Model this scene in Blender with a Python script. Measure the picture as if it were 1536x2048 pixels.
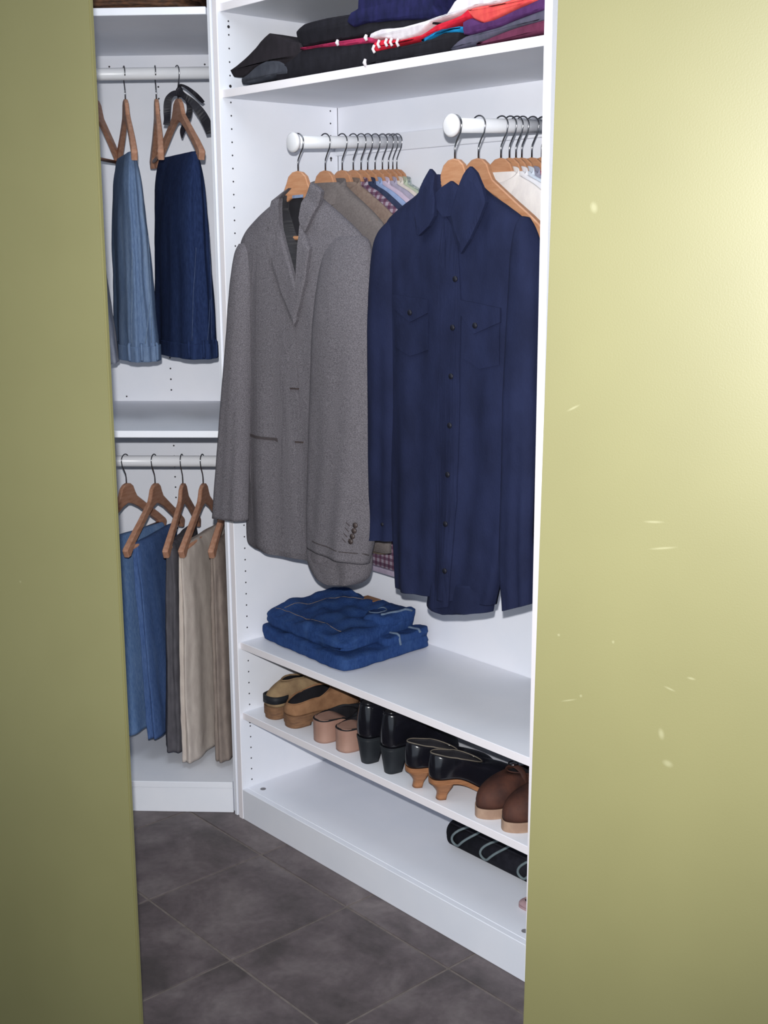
import bpy, bmesh, math, random
import numpy as np
from mathutils import Vector, Matrix, noise
from mathutils.bvhtree import BVHTree

for o in list(bpy.data.objects):
    bpy.data.objects.remove(o)
SC = bpy.context.scene
COL = SC.collection
R = math.radians

# ---------------------------------------------------------------- camera
FPX, PITCH, ROLL, EYE = 2450.0, R(12.25), R(-0.36), 1.6
C_ = np.array([0, 0, EYE])
FWD = np.array([0, math.cos(PITCH), -math.sin(PITCH)])
UP0 = np.array([0, math.sin(PITCH), math.cos(PITCH)])
RT0 = np.array([1., 0, 0])
RT = math.cos(ROLL) * RT0 + math.sin(ROLL) * UP0
UP = -math.sin(ROLL) * RT0 + math.cos(ROLL) * UP0
cam = bpy.data.cameras.new('camera')
cam.sensor_fit = 'VERTICAL'
cam.sensor_height = 32.0
cam.lens = 32.0 * FPX / 2048
cam.clip_start = 0.02
camo = bpy.data.objects.new('camera', cam)
camo.matrix_world = Matrix(((RT[0], UP[0], -FWD[0], 0), (RT[1], UP[1], -FWD[1], 0), (RT[2], UP[2], -FWD[2], EYE), (0, 0, 0, 1)))
COL.objects.link(camo)
SC.camera = camo

# ---------------------------------------------------------------- light: the camera's own flash, a dim room around it
SC.view_settings.view_transform = 'Standard'
SC.view_settings.look = 'None'
SC.view_settings.gamma = 1
SC.view_settings.exposure = 0.13
SC.view_settings.use_curve_mapping = False
w = bpy.data.worlds.new('room_glow')
SC.world = w
w.use_nodes = True
w.node_tree.nodes['Background'].inputs[0].default_value = (0.75, 0.87, 1.0, 1)
w.node_tree.nodes['Background'].inputs[1].default_value = 0.80
fl = bpy.data.lights.new('camera_flash', 'SPOT')
fl.energy = 292
fl.color = (1.0, 0.985, 0.97)
fl.spot_size = R(84)
fl.spot_blend = 1.0
fl.shadow_soft_size = 0.012
flo = bpy.data.objects.new('camera_flash', fl)
flo.location = Vector((-0.012, 0.01, EYE + 0.085))
flo.rotation_euler = (R(90 - 10.0), 0, R(-3))
COL.objects.link(flo)
cl = bpy.data.lights.new('closet_fill_light', 'AREA')  # unseen fill lamp, added to raise the ambient level inside the closet
cl.energy = 7.5
cl.color = (0.86, 0.93, 1.0)
cl.size = 0.9
clo = bpy.data.objects.new('closet_fill_light', cl)
clo.location = (-0.35, 2.50, 2.44)
COL.objects.link(clo)

# ---------------------------------------------------------------- frames
A_ = np.array([-0.408, 3.240, 0.])
ang_d = math.radians(-48.39)          # the long cabinet runs this way
D_ = np.array([math.cos(ang_d), math.sin(ang_d), 0])
N_ = np.array([-D_[1], D_[0], 0])
L0_ = np.array([-0.436, 3.279, 0.])
ang_l = math.radians(-2.8)
DL_ = np.array([math.cos(ang_l), math.sin(ang_l), 0])
NL_ = np.array([-DL_[1], DL_[0], 0])


class Pl:
    """a vertical working plane: origin, heading angle; local x runs along it, local y away from the viewer, z up"""
    def __init__(s, O, ang):
        s.O = np.array([O[0], O[1], 0.]); s.a = ang
        s.e = np.array([math.cos(ang), math.sin(ang), 0]); s.m = np.array([-s.e[1], s.e[0], 0])

    def px(s, x, y, v=0.0):
        d = FWD * FPX + RT * (x - 768) - UP * (y - 1024)
        t = ((s.O + s.m * v - C_) @ s.m) / (d @ s.m)
        p = C_ + t * d
        return ((p - s.O) @ s.e, p[2])

    def rotz(s):
        return s.a


def RF(s, f, turn=0.0):
    return Pl(A_ + D_ * s + N_ * f, ang_d + turn)


def LF(x, k, ang=None):
    return Pl(L0_ + DL_ * x + NL_ * k, ang_l if ang is None else ang)


# ---------------------------------------------------------------- materials
def lin(c):
    return tuple(((v / 255) / 12.92 if v / 255 <= 0.04045 else ((v / 255 + 0.055) / 1.055) ** 2.4) for v in c) + (1,)


MATS = {}


def mat(name, c, rough=0.9, c2=None, scale=40, stretch=(1, 1, 1), lo=0.35, hi=0.65, bump=0.0, bscale=None, spec=0.3, metal=0, detail=4,
        sheen=0, coat=0):
    if name in MATS:
        return MATS[name]
    m = bpy.data.materials.new(name)
    m.use_nodes = True
    nt = m.node_tree
    b = nt.nodes['Principled BSDF']
    b.inputs['Base Color'].default_value = lin(c)
    b.inputs['Roughness'].default_value = rough
    b.inputs['Specular IOR Level'].default_value = spec
    b.inputs['Metallic'].default_value = metal
    if coat:
        b.inputs['Coat Weight'].default_value = coat
        b.inputs['Coat Roughness'].default_value = 0.08
    tc = nt.nodes.new('ShaderNodeTexCoord')
    mp = nt.nodes.new('ShaderNodeMapping')
    mp.inputs['Scale'].default_value = stretch
    nt.links.new(tc.outputs['Object'], mp.inputs[0])
    if c2 is not None:
        n = nt.nodes.new('ShaderNodeTexNoise')
        n.inputs['Scale'].default_value = scale
        n.inputs['Detail'].default_value = detail
        nt.links.new(mp.outputs[0], n.inputs[0])
        r = nt.nodes.new('ShaderNodeValToRGB')
        r.color_ramp.elements[0].position = lo
        r.color_ramp.elements[0].color = lin(c)
        r.color_ramp.elements[1].position = hi
        r.color_ramp.elements[1].color = lin(c2)
        nt.links.new(n.outputs[0], r.inputs[0])
        nt.links.new(r.outputs[0], b.inputs['Base Color'])
        MATS[name + '#ramp'] = r
    if bump:
        n2 = nt.nodes.new('ShaderNodeTexNoise')
        n2.inputs['Scale'].default_value = bscale or scale
        n2.inputs['Detail'].default_value = 3
        nt.links.new(mp.outputs[0], n2.inputs[0])
        bp = nt.nodes.new('ShaderNodeBump')
        bp.inputs['Strength'].default_value = bump
        bp.inputs['Distance'].default_value = 0.004
        nt.links.new(n2.outputs[0], bp.inputs['Height'])
        nt.links.new(bp.outputs[0], b.inputs['Normal'])
    MATS[name] = m
    return m


def denim(name, dark, light, worn, wear=0.6):
    """twill: a fine streaked grain over broad worn vertical bands"""
    m = mat(name, dark, 0.95, light, 260, (1, 1, 0.25), 0.3, 0.7, 0.25, 500, 0.12)
    nt = m.node_tree
    b = nt.nodes['Principled BSDF']
    tc = nt.nodes.new('ShaderNodeTexCoord')
    mp = nt.nodes.new('ShaderNodeMapping')
    mp.inputs['Scale'].default_value = (1, 1, 0.18)
    nt.links.new(tc.outputs['Object'], mp.inputs[0])
    n = nt.nodes.new('ShaderNodeTexNoise')
    n.inputs['Scale'].default_value = 30
    n.inputs['Detail'].default_value = 5
    nt.links.new(mp.outputs[0], n.inputs[0])
    mr = nt.nodes.new('ShaderNodeMapRange')
    mr.inputs[1].default_value = 0.48
    mr.inputs[2].default_value = 0.75
    mr.inputs[4].default_value = wear
    nt.links.new(n.outputs[0], mr.inputs[0])
    mx = nt.nodes.new('ShaderNodeMix')
    mx.data_type = 'RGBA'
    nt.links.new(mr.outputs[0], mx.inputs[0])
    nt.links.new(MATS[name + '#ramp'].outputs[0], mx.inputs[6])
    mx.inputs[7].default_value = lin(worn)
    nt.links.new(mx.outputs[2], b.inputs['Base Color'])
    return m


def plaid(name, base, stripe, cross, period=0.022):
    m = mat(name, base, 0.95, spec=0.1)
    nt = m.node_tree
    b = nt.nodes['Principled BSDF']
    tc = nt.nodes.new('ShaderNodeTexCoord')
    last = None
    col = lin(base)
    for k, (cc, dr) in enumerate(((stripe, 'X'), (cross, 'Z'))):
        wv = nt.nodes.new('ShaderNodeTexWave')
        wv.bands_direction = dr
        wv.inputs['Scale'].default_value = 0.314 / period
        nt.links.new(tc.outputs['Object'], wv.inputs[0])
        rp = nt.nodes.new('ShaderNodeValToRGB')
        rp.color_ramp.elements[0].position = 0.45
        rp.color_ramp.elements[1].position = 0.6
        rp.color_ramp.elements[1].color = (0.75, 0.75, 0.75, 1)
        nt.links.new(wv.outputs[1], rp.inputs[0])
        mx = nt.nodes.new('ShaderNodeMix')
        mx.data_type = 'RGBA'
        nt.links.new(rp.outputs[0], mx.inputs[0])
        if last is None:
            mx.inputs[6].default_value = col
        else:
            nt.links.new(last, mx.inputs[6])
        mx.inputs[7].default_value = lin(cc)
        last = mx.outputs[2]
    nt.links.new(last, b.inputs['Base Color'])
    return m


WHITE = mat('white_laminate', (234, 237, 246), 0.42, (238, 240, 248), 6, (1, 1, 1), 0.4, 0.6, 0.015, 300, 0.4)
PVC = mat('white_plastic', (232, 230, 232), 0.3, (226, 226, 230), 8, bump=0.01, spec=0.5)
RODM = mat('white_enamel_tube', (236, 238, 243), 0.32, (230, 232, 238), 10, bump=0.01, spec=0.5)
HOLE = mat('hole_shadow', (52, 50, 56), 0.9, (70, 68, 74), 30)
STEEL = mat('polished_steel', (138, 139, 144), 0.18, (118, 120, 126), 30, metal=1)
WOODC = mat('honey_wood', (190, 142, 108), 0.42, (172, 120, 86), 22, (1, 6, 6), 0.3, 0.7, 0.05, 60, 0.45)
WOODD = mat('oiled_wood', (182, 140, 118), 0.42, (158, 112, 88), 22, (1, 6, 6), 0.3, 0.7, 0.05, 60, 0.45)
CHROME = mat('dark_eyelet', (60, 58, 62), 0.35, (80, 78, 82), 30, metal=0.6)
LINING = mat('black_lining', (34, 33, 37), 0.6, (40, 39, 44), 30, spec=0.3)


# ---------------------------------------------------------------- object helpers
def tag(o, label=None, cat=None, group=None, kind=None):
    if label: o['label'] = label
    if cat: o['category'] = cat
    if group: o['group'] = group
    if kind: o['kind'] = kind
    return o


def thing(name, label, cat, pl, z=0.0, group=None, u=0.0, v=0.0):
    """an Empty at the thing's base; the parts are written in the plane's coordinates and shifted to it"""
    o = bpy.data.objects.new(name, None)
    o.empty_display_size = 0.05
    COL.objects.link(o)
    p = pl.O + pl.e * u + pl.m * v
    o.location = (p[0], p[1], z)
    o.rotation_euler = (0, 0, pl.rotz())
    o['off'] = (u, v, z)
    return tag(o, label, cat, group)


def add(name, vf, m, parent=None, smooth=True, label=None, kind=None, mats=None, fmat=None, off=None):
    v, f = vf
    me = bpy.data.meshes.new(name)
    if off is None:
        pp = parent
        while pp is not None and 'off' not in pp and pp.parent is not None:
            pp = pp.parent
        off = tuple(pp['off']) if (pp is not None and 'off' in pp) else (0, 0, 0)
    me.from_pydata([(a - off[0], b - off[1], c - off[2]) for a, b, c in v], [], f)
    for mm in (mats or [m]):
        me.materials.append(mm)
    if fmat is not None:
        me.polygons.foreach_set('material_index', fmat)
    if smooth:
        me.polygons.foreach_set('use_smooth', [True] * len(me.polygons))
    me.update()
    o = bpy.data.objects.new(name, me)
    COL.objects.link(o)
    if parent is not None:
        o.parent = parent
    if label: o['label'] = label
    if kind: o['kind'] = kind
    return o


def join(*vfs):
    V, F = [], []
    for v, f in vfs:
        n = len(V)
        V += list(v)
        F += [tuple(i + n for i in q) for q in f]
    return V, F


def box(x0, x1, y0, y1, z0, z1, b=0.0012):
    """box with chamfered edges"""
    bm = bmesh.new()
    r = bmesh.ops.create_cube(bm, size=1)
    for v in r['verts']:
        v.co = Vector(((x0 + x1) / 2 + v.co.x * (x1 - x0), (y0 + y1) / 2 + v.co.y * (y1 - y0), (z0 + z1) / 2 + v.co.z * (z1 - z0)))
    if b:
        bmesh.ops.bevel(bm, geom=bm.edges[:], offset=b, segments=1, affect='EDGES')
    bm.verts.index_update()
    out = ([tuple(v.co) for v in bm.verts], [tuple(v.index for v in f.verts) for f in bm.faces])
    bm.free()
    return out


def tube(path, r, n=10, caps=True, flat=1.0):
    """tube along a 3-D path; r may be a list"""
    P = [Vector(p) for p in path]
    V, F = [], []
    up = Vector((0, 0, 1))
    prev = None
    for i, p in enumerate(P):
        t = (P[min(i + 1, len(P) - 1)] - P[max(i - 1, 0)]).normalized()
        if prev is None:
            a = t.cross(up)
            if a.length < 1e-3: a = t.cross(Vector((1, 0, 0)))
        else:
            a = prev - t * prev.dot(t)
        a.normalize()
        prev = a
        b = t.cross(a)
        rr = r[i] if isinstance(r, (list, tuple)) else r
        for k in range(n):
            th = 2 * math.pi * k / n
            V.append(tuple(p + a * math.cos(th) * rr + b * math.sin(th) * rr * flat))
    for i in range(len(P) - 1):
        for k in range(n):
            F.append((i * n + k, i * n + (k + 1) % n, (i + 1) * n + (k + 1) % n, (i + 1) * n + k))
    if caps:
        F.append(tuple(range(n))[::-1])
        F.append(tuple((len(P) - 1) * n + k for k in range(n)))
    return V, F


def cr(rows, sub):
    """Catmull-Rom through the rows"""
    a = np.array(rows, float)
    out = []
    n = len(a)
    for i in range(n - 1):
        p0, p1, p2, p3 = a[max(i - 1, 0)], a[i], a[i + 1], a[min(i + 2, n - 1)]
        for k in range(sub):
            t = k / sub
            out.append(0.5 * ((2 * p1) + (p2 - p0) * t + (2 * p0 - 5 * p1 + 4 * p2 - p3) * t * t + (3 * p1 - p0 - 3 * p2 + p3) * t ** 3))
    out.append(a[-1])
    return out


def loft(rows, nu=56, sub=5, p=2.6, fold=None, cap_top=True, hollow=0.0, edge=None):
    """rows top to bottom: (uL, wL, uR, wR, vc, t_front, t_back)"""
    V, F = [], []
    rr = cr(rows, sub)
    N = len(rr)
    for i, (uL, wL, uR, wR, vc, tf, tb) in enumerate(rr):
        for k in range(nu):
            th = 2 * math.pi * k / nu
            c, s = math.cos(th), math.sin(th)
            x = math.copysign(abs(c) ** (2 / p), c)
            y = math.copysign(abs(s) ** (2 / p), s)
            u = (uL + uR) / 2 + (uR - uL) / 2 * x
            w_ = (wL + wR) / 2 + (wR - wL) / 2 * x
            v = vc + (tb if y > 0 else tf) * y
            if fold:
                v += fold(x, w_, y, u)
            if edge:
                u += edge(x, w_, y)
            V.append((u, v, w_))
    for i in range(N - 1):
        for k in range(nu):
            F.append((i * nu + k, (i + 1) * nu + k, (i + 1) * nu + (k + 1) % nu, i * nu + (k + 1) % nu))
    if cap_top:
        F.append(tuple(range(nu)))
    if hollow:                                   # turned-in hem: a cuff one can look up into
        base = (N - 1) * nu
        n0 = len(V)
        uL, wL, uR, wR, vc, tf, tb = rr[-1]
        mu, mw = (uL + uR) / 2, (wL + wR) / 2
        for lvl, (sc, dz) in enumerate(((0.94, 0.0), (0.92, hollow))):
            for k in range(nu):
                q = V[base + k]
                V.append((mu + (q[0] - mu) * sc, vc + (q[1] - vc) * (sc - .06), q[2] + dz))
        for k in range(nu):
            k2 = (k + 1) % nu
            F.append((base + k, n0 + k, n0 + k2, base + k2))
            F.append((n0 + k, n0 + nu + k, n0 + nu + k2, n0 + k2))
        F.append(tuple(n0 + nu + k for k in range(nu))[::-1])
    else:
        F.append(tuple((N - 1) * nu + k for k in range(nu))[::-1])
    return V, F


def bvh(vf):
    return BVHTree.FromPolygons([Vector(v) for v in vf[0]], vf[1])


def patch(poly, th=0.003, tree=None, v0=0.0, cuts=3, lift=0.0, puff=0.0, ymax=None):
    """a cut piece of cloth laid on a surface: it follows the body below it and keeps its own thickness"""
    bm = bmesh.new()
    vs = [bm.verts.new((a, 0, b)) for a, b in poly]
    bm.faces.new(vs)
    bmesh.ops.triangulate(bm, faces=bm.faces[:])
    if cuts:
        for _ in range(2):
            long = [e for e in bm.edges if e.calc_length() > 0.018]
            if not long: break
            bmesh.ops.subdivide_edges(bm, edges=long, cuts=cuts if _ == 0 else 1, use_grid_fill=True)
            bmesh.ops.triangulate(bm, faces=bm.faces[:])
    bm.verts.index_update()
    pts = [(v.co.x, v.co.z) for v in bm.verts]
    faces = [tuple(v.index for v in f.verts) for f in bm.faces]
    bound = [(e.verts[0].index, e.verts[1].index) for e in bm.edges if len(e.link_faces) == 1]
    bset = set(i for e in bound for i in e)
    bm.free()
    ys = []
    for i, (a, b) in enumerate(pts):
        y = v0(a, b) if callable(v0) else v0
        if tree is not None:
            h = tree.ray_cast(Vector((a, -0.6, b)), Vector((0, 1, 0)))
            y = h[0].y if h[0] is not None else None
        if y is not None and ymax is not None: y = min(y, ymax)
        ys.append(y)
    good = [(pts[i], ys[i]) for i in range(len(pts)) if ys[i] is not None]
    for i in range(len(pts)):
        if ys[i] is None:
            if good:
                ys[i] = min(good, key=lambda g: (g[0][0] - pts[i][0]) ** 2 + (g[0][1] - pts[i][1]) ** 2)[1]
            else:
                ys[i] = v0
    n = len(pts)
    V = [(pts[i][0], ys[i] - th - lift - (0 if i in bset else puff), pts[i][1]) for i in range(n)]
    V += [(pts[i][0], ys[i] + 0.001, pts[i][1]) for i in range(n)]
    F = list(faces) + [tuple(j + n for j in f[::-1]) for f in faces]
    for a, b in bound:
        F.append((a, b, b + n, a + n))
    return V, F


def fixn(o):
    bm = bmesh.new()
    bm.from_mesh(o.data)
    bmesh.ops.recalc_face_normals(bm, faces=bm.faces[:])
    bm.to_mesh(o.data)
    bm.free()
    return o


def folds(amp, k=3.0, ph=0.0, top=None, bot=None, rough=0.0015, seed=0, drift=1.2):
    """hanging folds that open towards the hem, plus small creases"""
    def f(x, w_, y, u):
        g = 1.0
        if top is not None:
            g = min(1, max(0.12, (top - w_) / max(1e-6, top - bot)))
        a = amp * g * (0.6 * math.sin(k * math.pi * x + ph + drift * w_) + 0.4 * math.sin(1.9 * k * math.pi * x + 1.7 * ph - 2.1 * w_))
        side = 1 if y < 0 else -1
        nz = noise.noise(Vector((u * 14 + seed, w_ * 5, seed * 1.7 + side)))
        nz2 = noise.noise(Vector((u * 40 + seed, w_ * 22, seed + side)))
        return (a + rough * 2.2 * nz + rough * 0.7 * nz2) * (1 if abs(y) > 0.15 else abs(y) / 0.15)
    return f

# ================================================================ SETTING
FL = Pl(A_, ang_d)
GROUT = mat('grout', (126, 117, 113), 0.85, (110, 102, 98), 60, bump=0.1)
PAINT = mat('white_wall_paint', (206, 208, 212), 0.8, (212, 214, 218), 5, bump=0.02)


def tag_s(o):
    return tag(o, kind='structure')


floor = tag_s(add('floor', box(-2.2, 2.6, -1.2, 4.6, -0.06, -0.0022, 0), GROUT, smooth=False))

TILE = bpy.data.materials.new('slate_tile')
TILE.use_nodes = True
nt = TILE.node_tree
b = nt.nodes['Principled BSDF']
oi = nt.nodes.new('ShaderNodeObjectInfo')
tc = nt.nodes.new('ShaderNodeTexCoord')
ad = nt.nodes.new('ShaderNodeVectorMath'); ad.operation = 'ADD'
sc_ = nt.nodes.new('ShaderNodeVectorMath'); sc_.operation = 'SCALE'; sc_.inputs['Scale'].default_value = 13
cx = nt.nodes.new('ShaderNodeCombineXYZ')
for i in range(3): nt.links.new(oi.outputs['Random'], cx.inputs[i])
nt.links.new(cx.outputs[0], sc_.inputs[0])
nt.links.new(tc.outputs['Object'], ad.inputs[0]); nt.links.new(sc_.outputs[0], ad.inputs[1])
n1 = nt.nodes.new('ShaderNodeTexNoise'); n1.inputs['Scale'].default_value = 5.5; n1.inputs['Detail'].default_value = 8; n1.inputs['Roughness'].default_value = 0.62
n1.inputs['Distortion'].default_value = 0.4
nt.links.new(ad.outputs[0], n1.inputs[0])
r1 = nt.nodes.new('ShaderNodeValToRGB')
r1.color_ramp.elements[0].position = 0.34; r1.color_ramp.elements[0].color = lin((84, 76, 76))
r1.color_ramp.elements[1].position = 0.68; r1.color_ramp.elements[1].color = lin((134, 124, 124))
e_ = r1.color_ramp.elements.new(0.5); e_.color = lin((108, 97, 99))
nt.links.new(n1.outputs[0], r1.inputs[0])
n2 = nt.nodes.new('ShaderNodeTexNoise'); n2.inputs['Scale'].default_value = 60; n2.inputs['Detail'].default_value = 5
nt.links.new(ad.outputs[0], n2.inputs[0])
mr = nt.nodes.new('ShaderNodeMapRange'); mr.inputs[3].default_value = 0.55; mr.inputs[4].default_value = 0.96
nt.links.new(n2.outputs[0], mr.inputs[0])
hs = nt.nodes.new('ShaderNodeHueSaturation')
nt.links.new(mr.outputs[0], hs.inputs['Value']); nt.links.new(r1.outputs[0], hs.inputs['Color'])
nt.links.new(hs.outputs[0], b.inputs['Base Color'])
b.inputs['Roughness'].default_value = 0.55
bp = nt.nodes.new('ShaderNodeBump'); bp.inputs['Strength'].default_value = 0.35; bp.inputs['Distance'].default_value = 0.002
nt.links.new(n2.outputs[0], bp.inputs['Height']); nt.links.new(bp.outputs[0], b.inputs['Normal'])

TW, TD, GAP = 0.3585, 0.3460, 0.0058
tv, tf_ = box(-TW / 2 + GAP / 2, TW / 2 - GAP / 2, -TD / 2 + GAP / 2, TD / 2 - GAP / 2, -0.008, 0.0, 0.0012)
tile0 = None
for i in range(-4, 6):
    for j in range(-8, 2):
        s = 0.2045 + TW * (i + 0.5); f = -0.087 + TD * (j + 0.5)
        p = FL.O + FL.e * s + FL.m * f
        if not (-1.5 < p[0] < 1.5 and -0.4 < p[1] < 4.1): continue
        if tile0 is None:
            o = tile0 = add('tile', (tv, tf_), TILE, floor, smooth=False, off=(0, 0, 0))
        else:
            o = tile0.copy(); COL.objects.link(o); o.parent = floor
        o.location = (p[0], p[1], 0); o.rotation_euler = (0, 0, ang_d)

tag_s(add('wall_back', box(-1.7, 2.3, 4.40, 4.50, 0, 2.5, 0), PAINT, smooth=False))
tag_s(add('wall_left', box(-1.75, -1.65, 1.6, 4.45, 0, 2.5, 0), PAINT, smooth=False))
tag_s(add('wall_right', box(1.9, 2.0, 1.2, 4.45, 0, 2.5, 0), PAINT, smooth=False))
tag_s(add('ceiling', box(-1.75, 2.0, 1.25, 4.5, 2.5, 2.56, 0), PAINT, smooth=False))

# ---- the two olive green door leaves, edges a hair out of plumb
GREEN = bpy.data.materials.new('olive_green_paint')
GREEN.use_nodes = True
nt = GREEN.node_tree
b = nt.nodes['Principled BSDF']
tc = nt.nodes.new('ShaderNodeTexCoord')
n1 = nt.nodes.new('ShaderNodeTexNoise'); n1.inputs['Scale'].default_value = 420; n1.inputs['Detail'].default_value = 2
nt.links.new(tc.outputs['Object'], n1.inputs[0])
n3 = nt.nodes.new('ShaderNodeTexNoise'); n3.inputs['Scale'].default_value = 3; n3.inputs['Detail'].default_value = 3
nt.links.new(tc.outputs['Object'], n3.inputs[0])
r1 = nt.nodes.new('ShaderNodeValToRGB')
r1.color_ramp.elements[0].position = 0.3; r1.color_ramp.elements[0].color = lin((117, 113, 72))
r1.color_ramp.elements[1].position = 0.7; r1.color_ramp.elements[1].color = lin((123, 119, 77))
nt.links.new(n3.outputs[0], r1.inputs[0])
# pale rubbed marks on the right-hand leaf: short streaks at fixed spots of the leaf
last = r1.outputs[0]
marks = [(0.164, 1.233, 0.016, 0.0022, 0.08), (0.178, 1.198, 0.022, 0.0020, 0.18), (0.045, 1.381, 0.012, 0.002, 0.5), (0.032, 1.053, 0.0026, 0.0026, 0), (0.113, 1.055, 0.0022, 0.003, 0),
         (0.225, 1.02, 0.007, 0.0022, -0.1), (0.196, 1.0, 0.010, 0.0018, -0.3), (0.187, 0.932, 0.005, 0.010, 0.2), (0.198, 0.890, 0.009, 0.006, -0.3), (0.050, 0.957, 0.014, 0.0014, 0.3),
         (0.068, 0.967, 0.0024, 0.0028, 0), (-1.025, 0.996, 0.003, 0.003, 0), (0.066, 1.648, 0.006, 0.009, 0.3)]
for (mu, mz, ra, rb, tl) in marks:
    mp = nt.nodes.new('ShaderNodeMapping'); mp.vector_type = 'TEXTURE'
    mp.inputs['Location'].default_value = (mu, 0, mz)
    mp.inputs['Rotation'].default_value = (0, -tl, 0)
    mp.inputs['Scale'].default_value = (ra, 1, rb)
    nt.links.new(tc.outputs['Object'], mp.inputs[0])
    nz = nt.nodes.new('ShaderNodeVectorMath'); nz.operation = 'MULTIPLY'; nz.inputs[1].default_value = (1, 0, 1)
    nt.links.new(mp.outputs[0], nz.inputs[0])
    ln = nt.nodes.new('ShaderNodeVectorMath'); ln.operation = 'LENGTH'
    nt.links.new(nz.outputs[0], ln.inputs[0])
    rg = nt.nodes.new('ShaderNodeMapRange'); rg.inputs[1].default_value = 0.3; rg.inputs[2].default_value = 1.0
    rg.inputs[3].default_value = 0.16; rg.inputs[4].default_value = 0.0
    nt.links.new(ln.outputs['Value'], rg.inputs[0])
    mx = nt.nodes.new('ShaderNodeMix'); mx.data_type = 'RGBA'
    nt.links.new(rg.outputs[0], mx.inputs[0]); nt.links.new(last, mx.inputs[6]); mx.inputs[7].default_value = lin((214, 212, 178))
    last = mx.outputs[2]
nt.links.new(last, b.inputs['Base Color'])
b.inputs['Roughness'].default_value = 0.46
b.inputs['Specular IOR Level'].default_value = 0.95
bp = nt.nodes.new('ShaderNodeBump'); bp.inputs['Strength'].default_value = 0.08; bp.inputs['Distance'].default_value = 0.001
nt.links.new(n1.outputs[0], bp.inputs['Height']); nt.links.new(bp.outputs[0], b.inputs['Normal'])

DP = Pl((0.2240, 1.70), R(-29))


def leaf(name, e0, e1, far, t=0.010):
    """door leaf whose free edge goes from e0 at z=.01 to e1 at z=2.42"""
    z0, z1 = 0.012, 2.42
    bm = bmesh.new()
    q = [(e0, z0), (far, z0), (far, z1), (e1, z1)]
    vs = [bm.verts.new((u, -t / 2, z)) for u, z in q] + [bm.verts.new((u, t / 2, z)) for u, z in q]
    bm.faces.new(vs[:4]); bm.faces.new(vs[4:][::-1])
    for i in range(4):
        bm.faces.new((vs[i], vs[i + 4], vs[(i + 1) % 4 + 4], vs[(i + 1) % 4]))
    bmesh.ops.recalc_face_normals(bm, faces=bm.faces[:])
    bmesh.ops.bevel(bm, geom=bm.edges[:], offset=0.002, segments=2, affect='EDGES')
    bm.verts.index_update()
    vf = ([tuple(v.co) for v in bm.verts], [tuple(v.index for v in f.verts) for f in bm.faces])
    bm.free()
    o = add(name, vf, GREEN, smooth=False, off=(0, 0, 0))
    o.location = (DP.O[0], DP.O[1], 0); o.rotation_euler = (0, 0, DP.a)
    return tag_s(o)


leaf('door_1', -0.7923, -0.7806, -1.75)
leaf('door_2', -0.0162, 0.0152, 1.25)

# ================================================================ CABINETS
W, PV = WHITE, PVC
pl = Pl(A_, ang_d)
cabR = thing('shelf_cabinet', 'white open shelf cabinet set at an angle, with two short rods, jeans and shoes', 'cabinet', pl)
SR = 1.076
DEP = 0.385
add('side_panel', box(-0.018, 0, 0, DEP, 0, 2.42), W, cabR, False)
add('side_panel', box(SR, SR + 0.018, 0, DEP, 0, 2.42), W, cabR, False)
add('back_panel', box(0, SR, DEP, DEP + 0.006, 0.05, 2.42), W, cabR, False)
for zt in (1.987, 0.5280, 0.3213, 2.192):
    add('shelf', box(0.0005, SR - 0.0005, 0.010, DEP - 0.001, zt - 0.019, zt), W, cabR, False)
add('bottom_shelf', box(0.0005, SR - 0.0005, 0.0172, DEP - 0.001, 0.0725, 0.0915), W, cabR, False)
add('toe_kick', box(0.0005, SR - 0.0005, 0.0, 0.017, 0.0, 0.0914), W, cabR, False)
add('filler_strip', box(-0.030, -0.0185, 0.004, 0.030, 0, 2.42), W, cabR, False)
add('filler_strip', box(-0.042, -0.0305, 0.0, 0.012, 0, 2.42), W, cabR, False)


EDGE = mat('edge_banding', (246, 241, 245), 0.4, (244, 239, 243), 10, spec=0.4)
for s0, s1 in ((-0.018, 0.0), (SR, SR + 0.018)):
    add('edge_band', box(s0, s1, -0.0012, -0.0001, 0.0, 2.42, 0.0004), EDGE, cabR, False)
for zt in (1.987, 0.5280, 0.3213, 2.192):
    add('edge_band', box(0.001, SR - 0.001, 0.0086, 0.0099, zt - 0.019, zt, 0.0004), EDGE, cabR, False)


def hole_rows(spots, axis, r=0.0024, t=0.0008, n=6):
    V, F = [], []
    for (a, b_, c) in spots:
        base = len(V)
        for lvl in (0, 1):
            for k in range(n):
                th = 2 * math.pi * k / n
                p, q = r * math.cos(th), r * math.sin(th)
                if axis == 'x+': V.append((a + lvl * t - .0004, b_ + p, c + q))
                elif axis == 'y-': V.append((a + p, b_ - lvl * t + .0004, c + q))
                else: V.append((a + p, b_ + q, c + lvl * t - .0004))
        for k in range(n):
            F.append((base + k, base + (k + 1) % n, base + n + (k + 1) % n, base + n + k))
        F.append(tuple(base + n + k for k in range(n)))
    return V, F


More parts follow.
